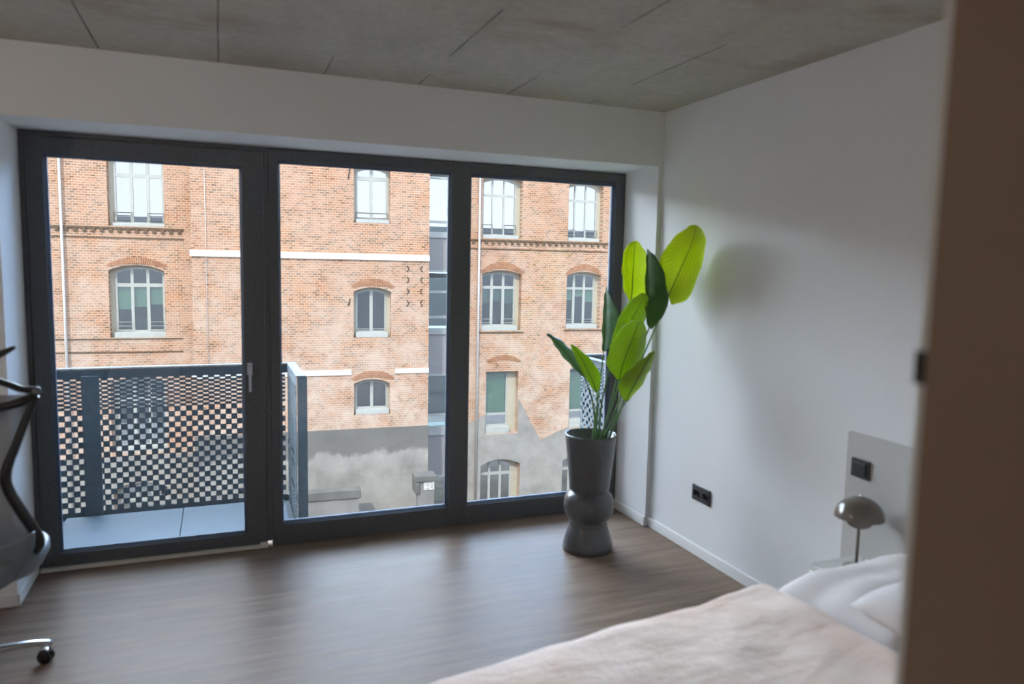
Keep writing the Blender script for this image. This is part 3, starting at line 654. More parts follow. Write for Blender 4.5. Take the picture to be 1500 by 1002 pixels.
# ------------------------------------------------------------------ potted plant
VX, VY = -.577, -.634
pl = thing('potted_plant', 'tall charcoal hourglass pot with broad-leaved green plant in the window corner', 'potted plant', (VX, VY, 0))
bm = bmesh.new()
prof = [(0, 0), (.147, 0), (.152, .004), (.153, .02), (.148, .05), (.118, .150), (.114, .157), (.117, .164), (.117, .170), (.109, .178), (.112, .184), (.131, .20), (.148, .235), (.153, .272), (.150, .308), (.139, .338),
        (.120, .360), (.108, .368), (.109, .372), (.119, .378), (.121, .388), (.154, .700), (.1545, .712), (.151, .716), (.147, .712), (.138, .62), (0, .60)]
add_lathe(bm, prof, seg=96); obj('planter', bm, M['pot'], pl)
bm = bmesh.new(); add_lathe(bm, [(0, .63), (.06, .632), (.1385, .626), (.138, .60), (0, .60)], seg=48); obj('soil', bm, M['soil'], pl)
LEAVES = {
'L1': [((-0.192, -0.805, 1.569), (-0.179, -0.8, 1.556), (-0.144, -0.788, 1.503)), ((-0.269, -0.867, 1.649), (-0.184, -0.853, 1.618), (-0.067, -0.82, 1.529)), ((-0.333, -0.925, 1.735), (-0.182, -0.907, 1.699), (-0.025, -0.86, 1.652)), ((-0.328, -0.98, 1.83), (-0.177, -0.96, 1.784), (-0.024, -0.91, 1.772)), ((-0.294, -1.03, 1.897), (-0.181, -1.013, 1.852), (-0.055, -0.971, 1.869)), ((-0.257, -1.077, 1.942), (-0.203, -1.067, 1.907), (-0.128, -1.041, 1.929)), ((-0.236, -1.121, 1.955), (-0.23, -1.12, 1.952), (-0.219, -1.117, 1.952))],
'L2': [((-0.336, -0.613, 1.519), (-0.325, -0.62, 1.503), (-0.299, -0.608, 1.502)), ((-0.353, -0.58, 1.58), (-0.307, -0.6, 1.581), (-0.194, -0.567, 1.559)), ((-0.349, -0.552, 1.65), (-0.294, -0.58, 1.663), (-0.168, -0.534, 1.664)), ((-0.344, -0.53, 1.724), (-0.28, -0.56, 1.734), (-0.157, -0.51, 1.736)), ((-0.324, -0.515, 1.808), (-0.266, -0.54, 1.81), (-0.157, -0.498, 1.804)), ((-0.287, -0.505, 1.864), (-0.252, -0.52, 1.861), (-0.182, -0.495, 1.85)), ((-0.245, -0.498, 1.882), (-0.236, -0.5, 1.883), (-0.224, -0.497, 1.879))],
'L3': [((-0.299, -0.78, 1.374), (-0.289, -0.78, 1.366), (-0.292, -0.815, 1.361)), ((-0.323, -0.792, 1.439), (-0.309, -0.792, 1.439), (-0.261, -0.884, 1.445)), ((-0.339, -0.803, 1.528), (-0.325, -0.803, 1.528), (-0.266, -0.934, 1.535)), ((-0.35, -0.815, 1.628), (-0.336, -0.815, 1.628), (-0.298, -0.954, 1.632)), ((-0.357, -0.827, 1.718), (-0.348, -0.827, 1.718), (-0.323, -0.945, 1.72)), ((-0.362, -0.838, 1.784), (-0.353, -0.838, 1.781), (-0.357, -0.91, 1.788)), ((-0.367, -0.85, 1.823), (-0.362, -0.85, 1.823), (-0.358, -0.859, 1.819))],
'L4': [((-0.445, -0.498, 1.199), (-0.436, -0.5, 1.195), (-0.431, -0.525, 1.198)), ((-0.437, -0.48, 1.257), (-0.422, -0.487, 1.257), (-0.401, -0.553, 1.264)), ((-0.432, -0.464, 1.341), (-0.417, -0.473, 1.342), (-0.374, -0.566, 1.37)), ((-0.422, -0.45, 1.425), (-0.408, -0.46, 1.426), (-0.373, -0.56, 1.432)), ((-0.413, -0.438, 1.489), (-0.399, -0.447, 1.489), (-0.388, -0.531, 1.485)), ((-0.401, -0.428, 1.552), (-0.394, -0.433, 1.553), (-0.397, -0.484, 1.542)), ((-0.392, -0.419, 1.591), (-0.388, -0.42, 1.591), (-0.386, -0.426, 1.587))],
'L5': [((-0.489, -0.673, 1.212), (-0.479, -0.68, 1.196), (-0.456, -0.673, 1.186)), ((-0.484, -0.69, 1.299), (-0.452, -0.71, 1.268), (-0.403, -0.69, 1.257)), ((-0.472, -0.712, 1.382), (-0.418, -0.74, 1.352), (-0.344, -0.712, 1.328)), ((-0.45, -0.74, 1.465), (-0.393, -0.77, 1.434), (-0.299, -0.74, 1.403)), ((-0.418, -0.775, 1.526), (-0.372, -0.8, 1.5), (-0.291, -0.775, 1.478)), ((-0.393, -0.815, 1.56), (-0.365, -0.83, 1.545), (-0.318, -0.815, 1.529)), ((-0.379, -0.858, 1.574), (-0.371, -0.86, 1.57), (-0.36, -0.858, 1.562))],
'L6': [((-0.476, -0.75, 1.058), (-0.468, -0.76, 1.051), (-0.45, -0.753, 1.054)), ((-0.559, -0.77, 1.149), (-0.474, -0.797, 1.13), (-0.383, -0.777, 1.116)), ((-0.563, -0.796, 1.232), (-0.467, -0.833, 1.222), (-0.344, -0.805, 1.199)), ((-0.553, -0.83, 1.306), (-0.46, -0.87, 1.297), (-0.346, -0.84, 1.28)), ((-0.54, -0.873, 1.365), (-0.462, -0.907, 1.355), (-0.369, -0.881, 1.344)), ((-0.518, -0.923, 1.407), (-0.464, -0.943, 1.4), (-0.409, -0.928, 1.391)), ((-0.494, -0.977, 1.43), (-0.478, -0.98, 1.43), (-0.464, -0.978, 1.426))],
'L7': [((-0.443, -0.773, 0.942), (-0.428, -0.78, 0.931), (-0.403, -0.768, 0.936)), ((-0.494, -0.8, 1.01), (-0.423, -0.82, 0.998), (-0.343, -0.787, 1.006)), ((-0.496, -0.832, 1.079), (-0.408, -0.86, 1.068), (-0.311, -0.814, 1.086)), ((-0.458, -0.87, 1.139), (-0.399, -0.9, 1.133), (-0.309, -0.85, 1.14)), ((-0.424, -0.915, 1.191), (-0.394, -0.94, 1.186), (-0.323, -0.898, 1.19)), ((-0.412, -0.965, 1.228), (-0.394, -0.98, 1.225), (-0.351, -0.955, 1.229)), ((-0.406, -1.018, 1.257), (-0.403, -1.02, 1.257), (-0.396, -1.017, 1.253))],
'L8': [((-0.551, -0.615, 0.966), (-0.539, -0.62, 0.962), (-0.53, -0.627, 0.984)), ((-0.599, -0.623, 1.027), (-0.574, -0.637, 1.029), (-0.534, -0.657, 1.047)), ((-0.648, -0.635, 1.093), (-0.617, -0.653, 1.094), (-0.559, -0.681, 1.096)), ((-0.689, -0.65, 1.153), (-0.659, -0.67, 1.155), (-0.611, -0.7, 1.157)), ((-0.723, -0.67, 1.205), (-0.7, -0.687, 1.206), (-0.669, -0.712, 1.209)), ((-0.753, -0.693, 1.244), (-0.741, -0.703, 1.245), (-0.726, -0.719, 1.247)), ((-0.776, -0.719, 1.271), (-0.772, -0.72, 1.271), (-0.764, -0.722, 1.272))],
'L9': [((-0.642, -0.615, 1.065), (-0.626, -0.62, 1.061), (-0.604, -0.605, 1.062)), ((-0.673, -0.583, 1.103), (-0.652, -0.597, 1.1), (-0.609, -0.557, 1.11)), ((-0.71, -0.555, 1.146), (-0.687, -0.573, 1.147), (-0.628, -0.518, 1.164)), ((-0.745, -0.53, 1.193), (-0.723, -0.55, 1.199), (-0.663, -0.49, 1.216)), ((-0.773, -0.51, 1.241), (-0.759, -0.527, 1.243), (-0.703, -0.476, 1.257)), ((-0.803, -0.493, 1.286), (-0.79, -0.503, 1.287), (-0.758, -0.473, 1.291)), ((-0.82, -0.479, 1.309), (-0.816, -0.48, 1.31), (-0.805, -0.476, 1.309))],
}
STEMS = {
'L1': [(-0.179, -0.8, 1.556), (-0.243, -0.76, 1.343), (-0.348, -0.7, 1.029), (-0.451, -0.64, 0.688)],
'L2': [(-0.325, -0.62, 1.503), (-0.359, -0.62, 1.27), (-0.418, -0.62, 0.978), (-0.487, -0.61, 0.683)],
'L3': [(-0.289, -0.78, 1.366), (-0.332, -0.74, 1.199), (-0.41, -0.69, 0.947), (-0.474, -0.63, 0.687)],
'L4': [(-0.436, -0.5, 1.195), (-0.47, -0.53, 1.008), (-0.509, -0.57, 0.846), (-0.538, -0.6, 0.685)],
'L5': [(-0.479, -0.68, 1.196), (-0.499, -0.66, 1.029), (-0.519, -0.64, 0.86), (-0.516, -0.62, 0.687)],
'L6': [(-0.468, -0.76, 1.051), (-0.478, -0.73, 0.937), (-0.498, -0.69, 0.819), (-0.519, -0.66, 0.697)],
'L7': [(-0.428, -0.78, 0.931), (-0.453, -0.74, 0.859), (-0.479, -0.7, 0.778), (-0.499, -0.65, 0.689)],
'L8': [(-0.539, -0.62, 0.962), (-0.533, -0.63, 0.88), (-0.538, -0.63, 0.775), (-0.544, -0.63, 0.687)],
'L9': [(-0.626, -0.62, 1.061), (-0.576, -0.62, 0.943), (-0.554, -0.63, 0.818), (-0.564, -0.64, 0.691)],
}

LM = {'L1': 'leaf_lime', 'L2': 'leaf_lime', 'L3': 'leaf_dark', 'L4': 'leaf_blue', 'L5': 'leaf_mid', 'L6': 'leaf_mid', 'L7': 'leaf_mid', 'L8': 'leaf_mid', 'L9': 'leaf_blue'}
base_off = Vector((-VX, -VY, 0))
for k, rows in LEAVES.items():
    nu = 6; n = 5
    cl = [catmull([r[i] for r in rows], n) for i in range(3)]
    bm = bmesh.new(); uvl = bm.loops.layers.uv.new('UVMap'); grid = []
    rib = cl[1]
    for j in range(len(rib)):
        Lp, Mp, Rp = cl[0][j], cl[1][j], cl[2][j]; row = []
        vv = j / (len(rib) - 1)
        nrm = (Rp - Lp).cross(rib[min(j + 1, len(rib) - 1)] - rib[max(j - 1, 0)])
        nrm = nrm.normalized() if nrm.length > 1e-9 else Vector((0, -1, 0))
        for u in range(-nu, nu + 1):
            a = abs(u) / nu; E_ = Rp if u > 0 else Lp
            P = Mp.lerp(E_, a)
            w = (E_ - Mp).length
            P = P + nrm * (w * .10 * math.sin(PI * a) + (.004 * a * math.sin(vv * 26 + (2 if u > 0 else 0))) + .0012 * a * math.sin(vv * 90))
            row.append((bm.verts.new(P), (u / nu * .5 + .5, vv + .25 * a)))
        grid.append(row)
    for j in range(len(grid) - 1):
        for i in range(2 * nu):
            q = (grid[j][i], grid[j][i + 1], grid[j + 1][i + 1], grid[j + 1][i])
            f = bm.faces.new([z[0] for z in q]); f.smooth = True
            for lo, z in zip(f.loops, q): lo[uvl].uv = z[1]
    me_o = obj('leaf', bm, M[LM[k]], pl); me_o.location = base_off
    s = me_o.modifiers.new('s', 'SOLIDIFY'); s.thickness = .0012; s.offset = 0
    bm = bmesh.new(); nn = len(rib); add_tube(bm, rib[:-2], [.0042 * (1 - .75 * i / nn) for i in range(nn - 2)], 6)
    o = obj('midrib', bm, M['midrib'], me_o)
    st = [Vector(p) for p in STEMS[k]]; e = st[-1]
    st.append(Vector((VX + (e.x - VX) * .8, VY + (e.y - VY) * .5, .615)))
    bm = bmesh.new(); add_tube(bm, st, [.0042, .005, .006, .0075, .009][:len(st)], 8, 5); o = obj('stem', bm, M['stem'], pl); o.location = base_off

# ------------------------------------------------------------------ socket and switch on the right wall
t = thing('power_outlet', 'anthracite double wall socket low on the right wall near the plant', 'socket', (0, -.97, .38))
bm = bmesh.new(); add_box(bm, -.009, -.0005, -.088, .088, -.047, .047); obj('plate', bm, M['socket'], t, bevel=.003)
for dy in (-.043, .043):
    bm = bmesh.new()
    for ring_r0, ring_r1, x in ((.024, .021, -.012),):
        add_lathe(bm, [(ring_r0, 0), (ring_r0, .004), (ring_r1, .004), (ring_r1, -.0), (0, -.0)], seg=32)
    bmesh.ops.rotate(bm, verts=bm.verts, cent=(0, 0, 0), matrix=Matrix.Rotation(-PI / 2, 3, 'Y'))
    for v_ in bm.verts: v_.co += Vector((-.009, dy, 0))
    s_ = obj('socket_face', bm, M['hole'], t)
t = thing('light_switch', 'square dark rocker switch on the grey panel above the lamp', 'switch', (-.021, -2.133, .85))
bm = bmesh.new(); add_box(bm, -.009, -.0005, -.05, .05, -.042, .042); obj('plate', bm, M['socket'], t, bevel=.002)
bm = bmesh.new(); add_box(bm, -.016, -.009, -.033, .033, -.028, .028); obj('rocker', bm, M['socket'], t, bevel=.003)

# ------------------------------------------------------------------ bed, headboard panel, nightstand, lamp
hb = tag(box_obj('headboard_panel', (-.0205, -.0005, -3.87, -2.045, .06, 1.0), M['headboard'], bevel=.003), 'light grey headboard panel fixed flat to the right wall', 'headboard')
ns = thing('nightstand', 'pale grey bedside cabinet between the bed and the wall', 'nightstand', (-.17, -2.30, 0))
bm = bmesh.new(); add_box(bm, -.125, .145, -.112, .15, .03, .44); obj('carcass', bm, M['nightstand'], ns, bevel=.003)
bm = bmesh.new(); add_box(bm, -.13, .148, -.117, .155, .44, .46); obj('top_board', bm, M['nightstand'], ns, bevel=.003)
bm = bmesh.new(); add_box(bm, -.139, -.126, -.107, .145, .25, .43); dr = obj('drawer', bm, M['nightstand'], ns, bevel=.002)
bm = bmesh.new(); add_lathe(bm, [(0, 0), (.006, 0), (.006, .01), (.011, .014), (.011, .02), (0, .022)], seg=20); bmesh.ops.rotate(bm, verts=bm.verts, cent=(0, 0, 0), matrix=Matrix.Rotation(-PI / 2, 3, 'Y'))
for v_ in bm.verts: v_.co += Vector((-.139, .11, .395))
obj('knob', bm, M['lamp'], dr)
for sx in (-.10, .09):
    for sy in (-.09, .13):
        bm = bmesh.new(); add_box(bm, sx - .01, sx + .01, sy - .01, sy + .01, 0, .03); obj('foot', bm, M['lamp'], ns)
lp = thing('table_lamp', 'warm grey dome table lamp on the nightstand', 'lamp', (-.150, -2.258, .46))
bm = bmesh.new(); add_lathe(bm, [(0, 0), (.052, 0), (.054, .004), (.05, .009), (.012, .014), (0, .014)], seg=40); obj('base', bm, M['lamp'], lp)
bm = bmesh.new(); add_tube(bm, [(0, 0, .012), (0, 0, .205)], .0065, 12); obj('pole', bm, M['lamp'], lp)
bm = bmesh.new(); R_ = .100; zc = .223
out_ = [(R_ * math.cos(a), zc + .088 * math.sin(a)) for a in [i * PI / 2 / 14 for i in range(15)]]
out_[-1] = (0, zc + .088)
inn = [(p[0] * .975, zc + (p[1] - zc) * .965) for p in out_[::-1]]; inn[-1] = (inn[-1][0], zc)
add_lathe(bm, out_ + inn + [out_[0]], seg=56); obj('lamp_shade', bm, M['lamp'], lp)
bm = bmesh.new(); add_lathe(bm, [(0, .177), (.03, .179), (.05, .193), (.058, .215), (.055, .235), (0, .24)], seg=40); obj('inner_shade', bm, M['lamp'], lp)
bm = bmesh.new(); add_lathe(bm, [(0, 0), (.006, 0), (.006, .008), (.004, .013), (0, .014)], (0, 0, zc + .086), 16); obj('finial', bm, M['chrome'], lp)

bed = thing('bed', 'double bed with white mattress and upholstered base against the right wall', 'bed', (-1.1, -3.17, 0))
def bl(name, bm, mat, bevel=0):
    o = obj(name, bm, mat, bed, bevel=bevel); o.location = (1.1, 3.17, 0); return o
bm = bmesh.new(); add_box(bm, -2.08, -.03, -3.84, -2.50, .10, .24); bl('bed_base', bm, M['bedframe'], .015)
bm = bmesh.new(); add_box(bm, -2.08, -.04, -3.83, -2.51, .24, .41); o = bl('mattress', bm, M['sheet'], .05); o.modifiers[0].segments = 5
for x in (-1.98, -.12):
    for y in (-3.75, -2.60):
        bm = bmesh.new(); add_box(bm, x - .03, x + .03, y - .03, y + .03, 0, .10); bl('leg', bm, M['bedframe'])

def interp(x, T):
    for (a, b), (c, d) in zip(T, T[1:]):
        if a <= x <= c: t = (x - a) / (c - a); t = t * t * (3 - 2 * t) * .5 + t * .5; return b + (d - b) * t
    return T[0][1] if x < T[0][0] else T[-1][1]
# duvet
EDGE = [(-2.35, .36), (-2.2, .43), (-2.048, .468), (-1.915, .486), (-1.8, .500), (-1.68, .510), (-1.43, .530), (-1.158, .558), (-.986, .590), (-.91, .606), (-.87, .605), (-.82, .585), (-.79, .55)]
bm = bmesh.new(); nx, ny = 90, 80; G = []
for i in range(nx + 1):
    x = -2.30 + i / nx * (2.30 - .79); row = []
    tt = i / nx
    for j in range(ny + 1):
        s = j / ny * 2 - 1                      # across the bed, -1 far .. +1 near
        y = -3.175 - s * .725
        a = abs(s); edge = max(0, (a - .90) / .10)
        top = interp(x, EDGE) + .02 * (1 - a ** 4) * (.4 + .6 * min(1, max(0, (x + 2.2) / .6)))
        # broad folds
        fold = .016 * noise.noise((x * 2.2 + 3, y * 2.6, 1.3)) + .013 * noise.noise((x * 6, y * 5, 4.2)) + .012 * math.sin(7 * (x * .6 + y * .9) + 2 * noise.noise((x, y, 0)))* .4
        z = top + fold * (1 - edge * .6)
        z -= .16 * edge ** 2
        xx = x; yy = y
        # front edge curls down past the mattress foot
        f = max(0, (.10 - tt) / .10); z -= .16 * f ** 1.5
        h = max(0, (tt - .955) / .045); z -= .085 * h ** 2
        row.append(bm.verts.new((xx, yy, z)))
    G.append(row)
for i in range(nx):
    for j in range(ny):
        f = bm.faces.new((G[i][j], G[i + 1][j], G[i + 1][j + 1], G[i][j + 1])); f.smooth = True
o = obj('duvet', bm, M['duvet']); s = o.modifiers.new('s', 'SOLIDIFY'); s.thickness = .02; s.offset = -1
tag(o, 'puffy blush-white duvet spread over the foot half of the bed', 'duvet')

def pillow(name, x0, x1, y0, y1, z0, th, seed, mat, tilt=0):
    bm = bmesh.new(); n = 26; T = []; B = []
    for i in range(n + 1):
        for j in range(n + 1):
            u = i / n * 2 - 1; v = j / n * 2 - 1
            k = (1 - abs(u) ** 3.2) ** .42 * (1 - abs(v) ** 3.2) ** .42
            pin = 1 - .05 * (1 - abs(u) ** 3) * abs(v) - 0
            x = (x0 + x1) / 2 + u * (x1 - x0) / 2 * (1 - .04 * (1 - v * v)); y = (y0 + y1) / 2 + v * (y1 - y0) / 2 * (1 - .04 * (1 - u * u))
            nz = .022 * noise.noise((x * 3 + seed, y * 9, seed)) + .01 * noise.noise((x * 14, y * 9 + seed, 2))
            zb = z0 + tilt * (u + 1) / 2
            T.append(bm.verts.new((x, y, zb + th * .36 + th * .64 * k + nz * k))); B.append(bm.verts.new((x, y, zb + th * .36 - th * .34 * k)))
    for A, fl in ((T, 0), (B, 1)):
        for i in range(n):
            for j in range(n):
                q = [A[i * (n + 1) + j], A[(i + 1) * (n + 1) + j], A[(i + 1) * (n + 1) + j + 1], A[i * (n + 1) + j + 1]]
                f = bm.faces.new(q if not fl else q[::-1]); f.smooth = True
    return obj(name, bm, mat, weld=True)
tag(pillow('pillow', -.765, -.035, -2.97, -2.425, .412, .215, 3, M['sheet'], tilt=.03), 'flat white pillow at the window side of the bed below the table lamp', 'pillow')
tag(pillow('pillow', -.78, -.12, -3.66, -2.99, .412, .21, 8, M['sheet']), 'white pillow lying flat under the top pillow beside the door frame', 'pillow')
tag(pillow('pillow', -.86, -.22, -3.56, -2.885, .628, .17, 5, M['sheet']), 'topmost white pillow, one corner lifted over the duvet by the door frame', 'pillow')

# ------------------------------------------------------------------ office chair, cut by the left edge of the picture
ch = thing('office_chair', 'black mesh-back office chair on polished star base at the left edge', 'office chair', (-3.66, -1.13, 0))
def cp(name, bm, mat, parent=None, bevel=0):
    o = obj(name, bm, mat, parent or ch, bevel=bevel)
    if parent is None: o.location = (3.66, 1.13, 0)
    return o
CX = -3.66; BY = -1.30
for k in range(5):
    a = math.radians(13 + 72 * k); ux, uy = math.cos(a), math.sin(a); tip = (CX + .325 * ux, -1.13 + .325 * uy)
    bm = bmesh.new()
    add_tube(bm, [(CX + .02 * ux, -1.13 + .02 * uy, .105), (CX + .14 * ux, -1.13 + .14 * uy, .108), (CX + .25 * ux, -1.13 + .25 * uy, .102), (tip[0] + .008 * ux, tip[1] + .008 * uy, .088)], [.028, .022, .017, .013], 12, 4, .8)
    cp('leg', bm, M['chrome'])
    bm = bmesh.new(); nx_, ny_ = -uy * .8 + ux * .6, ux * .8 + uy * .6
    px, py = tip[0] + .02 * -ny_, tip[1] + .02 * nx_
    for s in (-.014, .014):
        pr = [(0, -.011), (.020, -.011), (.0275, -.006), (.0275, .006), (.020, .011), (0, .011)]
        b2 = bmesh.new(); add_lathe(b2, pr, seg=28)
        Rm = Vector((0, 0, 1)).rotation_difference(Vector((nx_, ny_, 0))).to_matrix()
        for v_ in b2.verts: v_.co = Rm @ v_.co + Vector((px + nx_ * s, py + ny_ * s, .0275))
        me_ = D.meshes.new('tmp'); b2.to_mesh(me_); b2.free(); bm.from_mesh(me_); D.meshes.remove(me_)
    c = cp('caster', bm, M['black'])
    bm = bmesh.new(); add_tube(bm, [(tip[0], tip[1], .09), (tip[0], tip[1], .058)], .006, 10)
    hood = [(px - ny_ * .030 * math.cos(b) , py + nx_ * .030 * math.cos(b), .0275 + .032 * math.sin(b)) for b in [PI * .12 + PI * .6 * i / 8 for i in range(9)]]
    add_tube(bm, hood, .012, 8, 0, .35); obj('caster_hood', bm, M['chrome'], c)
bm = bmesh.new(); add_tube(bm, [(CX, -1.13, .08), (CX, -1.13, .14)], .04, 20); add_tube(bm, [(CX, -1.13, .14), (CX, -1.13, .42)], .022, 16); cp('column', bm, M['chrome'])
# seat: dished grey shell with a thick rim
bm = bmesh.new(); n = 40; rings = []
def seat_pt(a, r, z):
    c, s = math.cos(a), math.sin(a); e = .8
    return (CX + r * .335 * math.copysign(abs(c) ** e, c), -1.10 + r * .26 * math.copysign(abs(s) ** e, s), z)
prof = [(.25, .405), (.7, .42), (.93, .455), (1.0, .50), (1.0, .53), (.96, .545), (.90, .535), (.6, .515), (.2, .51)]
for r, z in prof: rings.append([bm.verts.new(seat_pt(2 * PI * k / n, r, z)) for k in range(n)])
for a, b in zip(rings, rings[1:]):
    for k in range(n): f = bm.faces.new((a[k], a[(k + 1) % n], b[(k + 1) % n], b[k])); f.smooth = True
bm.faces.new(rings[0][::-1]); bm.faces.new(rings[-1]); cp('seat', bm, M['greyplastic'])
# backrest: waisted frame (wide shoulders, narrow waist, flared hips) with mesh
def side(s): return [(CX + s * (x + 3.66), y, z) for x, y, z in ((-3.305, BY, 1.185), (-3.330, BY, 1.12), (-3.375, BY, 1.0), (-3.412, BY, .895), (-3.408, BY + .01, .82), (-3.360, BY + .03, .70), (-3.325, BY + .06, .60), (-3.345, BY + .10, .54))]
for s in (1, -1):
    bm = bmesh.new(); add_tube(bm, side(s), [.014, .015, .016, .019, .020, .020, .019, .014], 12, 5); cp('back_rail', bm, M['black'])
bm = bmesh.new(); a = catmull(side(1), 4); b = catmull(side(-1), 4); gr = []
for p, q in zip(a, b):
    gr.append([bm.verts.new((p.x + (q.x - p.x) * k / 10, p.y + .07 * (1 - (2 * k / 10 - 1) ** 2), p.z)) for k in range(11)])
for r0, r1 in zip(gr, gr[1:]):
    for k in range(10): f = bm.faces.new((r0[k], r0[k + 1], r1[k + 1], r1[k])); f.smooth = True
o = cp('backrest', bm, M['mesh']); so = o.modifiers.new('s', 'SOLIDIFY'); so.thickness = .004
# lower lumbar shell, grey
bm = bmesh.new(); gr = []
for i in range(13):
    t = i / 12; z = .46 + .20 * t; w = .335 * (1 - .25 * (1 - t) ** 2)
    gr.append([bm.verts.new((CX + w * (2 * k / 16 - 1), BY - .03 + .09 * (1 - (2 * k / 16 - 1) ** 2) * .5 + .05 * (1 - t), z - .10 * (1 - (2 * k / 16 - 1) ** 2))) for k in range(17)])
for r0, r1 in zip(gr, gr[1:]):
    for k in range(16): f = bm.faces.new((r0[k], r0[k + 1], r1[k + 1], r1[k])); f.smooth = True
o = cp('lumbar_shell', bm, M['greyplastic']); so = o.modifiers.new('s', 'SOLIDIFY'); so.thickness = .012
# shoulder yoke and armrests
bm = bmesh.new()
add_tube(bm, [(-3.29, BY, 1.205), (-3.35, BY, 1.212), (-3.40, BY, 1.235), (-3.50, BY, 1.27), (CX, BY, 1.285), (-3.82, BY, 1.27), (-3.92, BY, 1.235), (-3.97, BY, 1.212), (-4.03, BY, 1.205)], .013, 10, 4)
add_tube(bm, [(-3.30, BY, 1.195), (-3.35, BY - .01, 1.165), (-3.43, BY - .01, 1.145), (-3.55, BY, 1.14), (CX, BY, 1.14), (-3.77, BY, 1.14), (-3.89, BY, 1.145), (-3.97, BY, 1.165), (-4.02, BY, 1.195)], [.012, .016, .017, .015, .015, .015, .017, .016, .012], 10, 4)
cp('shoulder_yoke', bm, M['black'])
for s in (1, -1):
    bm = bmesh.new(); x = CX + s * .357
    add_lathe(bm, [(0, -.012), (.014, -.010), (.017, 0), (.014, .010), (0, .012)], (x, BY, 1.203), 18); cp('joint_cap', bm, M['greyplastic'])
bm = bmesh.new(); add_tube(bm, [(-3.362, BY, 1.372), (-3.40, BY, 1.352), (-3.47, BY, 1.325), (CX, BY - .01, 1.31), (-3.85, BY, 1.325), (-3.92, BY, 1.352), (-3.958, BY, 1.372)], [.006, .013, .016, .018, .016, .013, .006], 10, 4)
add_tube(bm, [(CX, BY, 1.285), (CX, BY - .01, 1.31)], .02, 10); cp('headrest_bar', bm, M['black'])

SKY, SKYF, SUN, HALL_FILL, ROOM_FILL, EXPO = 3.4, 27.5, 3.1, 2.5, 24, 0.0

# ------------------------------------------------------------------ world, lights, camera
w = D.worlds.new('sky'); SC.world = w; w.use_nodes = True; nt = w.node_tree; nt.nodes.clear()
out = nt.nodes.new('ShaderNodeOutputWorld'); bg = nt.nodes.new('ShaderNodeBackground')
tc = nt.nodes.new('ShaderNodeTexCoord'); mp = nt.nodes.new('ShaderNodeMapping'); mp.inputs['Scale'].default_value = (1, 1, 2.6)
nt.links.new(tc.outputs['Generated'], mp.inputs['Vector'])
nz = nt.nodes.new('ShaderNodeTexNoise'); nz.inputs['Scale'].default_value = 2.2; nz.inputs['Detail'].default_value = 6
nt.links.new(mp.outputs[0], nz.inputs['Vector'])
r = nt.nodes.new('ShaderNodeValToRGB'); r.color_ramp.elements[0].position = .40; r.color_ramp.elements[0].color = (.27, .53, .97, 1)
r.color_ramp.elements[1].position = .62; r.color_ramp.elements[1].color = (.80, .90, 1.0, 1)
nt.links.new(nz.outputs['Fac'], r.inputs['Fac'])
# thin white cloud towards the sun (-x and -y), clear blue away from it
s0 = nt.nodes.new('ShaderNodeSeparateXYZ'); nt.links.new(tc.outputs['Generated'], s0.inputs[0])
ad = nt.nodes.new('ShaderNodeMath'); ad.operation = 'MULTIPLY_ADD'; nt.links.new(s0.outputs['Y'], ad.inputs[0]); ad.inputs[1].default_value = .45; nt.links.new(s0.outputs['X'], ad.inputs[2])
m0 = nt.nodes.new('ShaderNodeMapRange'); m0.interpolation_type = 'SMOOTHSTEP'; nt.links.new(ad.outputs[0], m0.inputs['Value'])
for k_, v_ in (('From Min', -.35), ('From Max', .75), ('To Min', .85), ('To Max', .0)): m0.inputs[k_].default_value = v_
mc = nt.nodes.new('ShaderNodeMix'); mc.data_type = 'RGBA'; nt.links.new(m0.outputs[0], mc.inputs[0]); nt.links.new(r.outputs[0], mc.inputs[6]); mc.inputs[7].default_value = (.88, .93, 1.0, 1)
nt.links.new(mc.outputs[2], bg.inputs['Color'])
# sky made brighter over the roofs opposite (+y) to light the room, weaker behind
se = nt.nodes.new('ShaderNodeSeparateXYZ'); nt.links.new(tc.outputs['Generated'], se.inputs[0])
mr = nt.nodes.new('ShaderNodeMapRange'); mr.interpolation_type = 'SMOOTHSTEP'; nt.links.new(se.outputs['Y'], mr.inputs['Value'])
for k_, v_ in (('From Min', -.1), ('From Max', .55), ('To Min', SKY), ('To Max', SKYF)): mr.inputs[k_].default_value = v_
nt.links.new(mr.outputs[0], bg.inputs['Strength'])
nt.links.new(bg.outputs[0], out.inputs[0])

sun = D.lights.new('sun', 'SUN'); sun.energy = SUN; sun.angle = math.radians(1.2); sun.color = (1.0, .90, .76)
so = D.objects.new('sun', sun); COL.objects.link(so)
el = math.radians(40); az = math.radians(32)      # light travels +y (onto the brick front) and a little +x
d = Vector((math.sin(az) * math.cos(el), math.cos(az) * math.cos(el), -math.sin(el)))
so.rotation_euler = d.to_track_quat('-Z', 'Y').to_euler(); so.location = (-10, -12, 14)

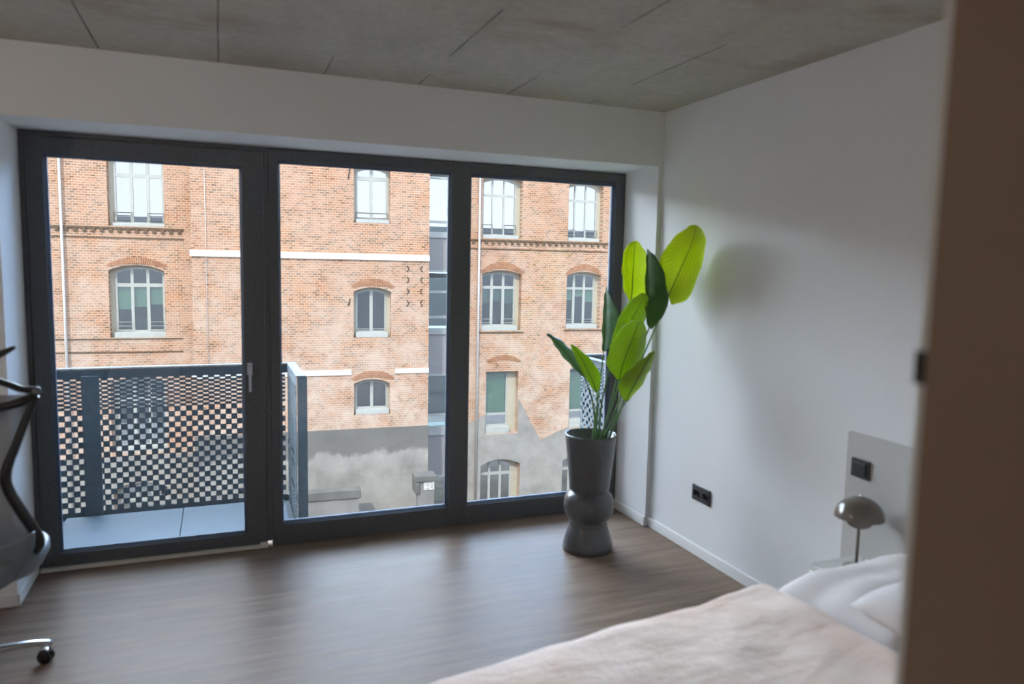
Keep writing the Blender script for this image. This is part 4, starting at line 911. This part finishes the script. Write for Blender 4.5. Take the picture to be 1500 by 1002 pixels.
def fill_lamp(name, x, y, label, power, col, size=.3, globe=False):
    t = thing(name, label, 'lamp', (x, y, H))
    if globe:
        bm = bmesh.new(); add_tube(bm, [(0, 0, 0), (0, 0, -.36)], .004, 8); obj('cord', bm, M['black'], t)
        bm = bmesh.new(); add_lathe(bm, [(0, 0), (.05, 0), (.05, -.02), (0, -.025)], seg=24); obj('canopy', bm, M['skirt'], t)
        l = D.lights.new(name + '_light', 'POINT'); l.shadow_soft_size = .14; l.energy = power; l.color = col
        lo = D.objects.new(name + '_light', l); COL.objects.link(lo); lo.location = (0, 0, -.50); lo.parent = t
        return
    bm = bmesh.new(); add_lathe(bm, [(0, -.0), (size / 2, -.0), (size / 2, -.05), (size / 2 - .01, -.06), (0, -.06)], seg=40); obj('lamp_body', bm, M['skirt'], t)
    l = D.lights.new(name + '_light', 'AREA'); l.shape = 'DISK'; l.size = size; l.energy = power; l.color = col
    lo = D.objects.new(name + '_light', l); COL.objects.link(lo); lo.location = (0, 0, -.065); lo.parent = t
fill_lamp('fill_lamp', -2.35, -5.3, 'unseen ceiling lamp added in the hallway for warm fill light', HALL_FILL, (1.0, .66, .42), .4)  # added out of view to warm the bed and door lining
fill_lamp('fill_pendant', -5.0, -2.7, 'unseen globe light added over the left back part of the bedroom as fill', ROOM_FILL, (1.0, .86, .72), .4, True)  # added out of view to lift the walls and ceiling

cam = D.cameras.new('camera'); co = D.objects.new('camera', cam); COL.objects.link(co)
cy_, sy_ = math.cos(.3774), math.sin(.3774); cpp, spp = math.cos(.1007), math.sin(.1007); cr, sr = math.cos(.0200), math.sin(.0200)
f = Vector((sy_ * cpp, cy_ * cpp, -spp)); rt = Vector((cy_, -sy_, 0)); upv = rt.cross(f)
r2 = rt * cr + upv * sr; u2 = -rt * sr + upv * cr
mt = Matrix((r2, u2, -f)).transposed().to_4x4(); mt.translation = Vector((-2.6504, -4.5413, 1.7052)); co.matrix_world = mt
cam.sensor_width = 36; cam.lens = 36 * 1085.19 / 1500; cam.clip_start = .05; cam.clip_end = 200
cam.dof.use_dof = True; cam.dof.focus_distance = 12.0; cam.dof.aperture_fstop = 1.8
SC.camera = co
SC.view_settings.view_transform = 'Standard'; SC.view_settings.look = 'None'; SC.view_settings.gamma = 1
SC.view_settings.exposure = EXPO; SC.view_settings.use_curve_mapping = False
SC.cycles.max_bounces = 10; SC.cycles.diffuse_bounces = 6; SC.cycles.transparent_max_bounces = 16
SC.cycles.use_denoising = True
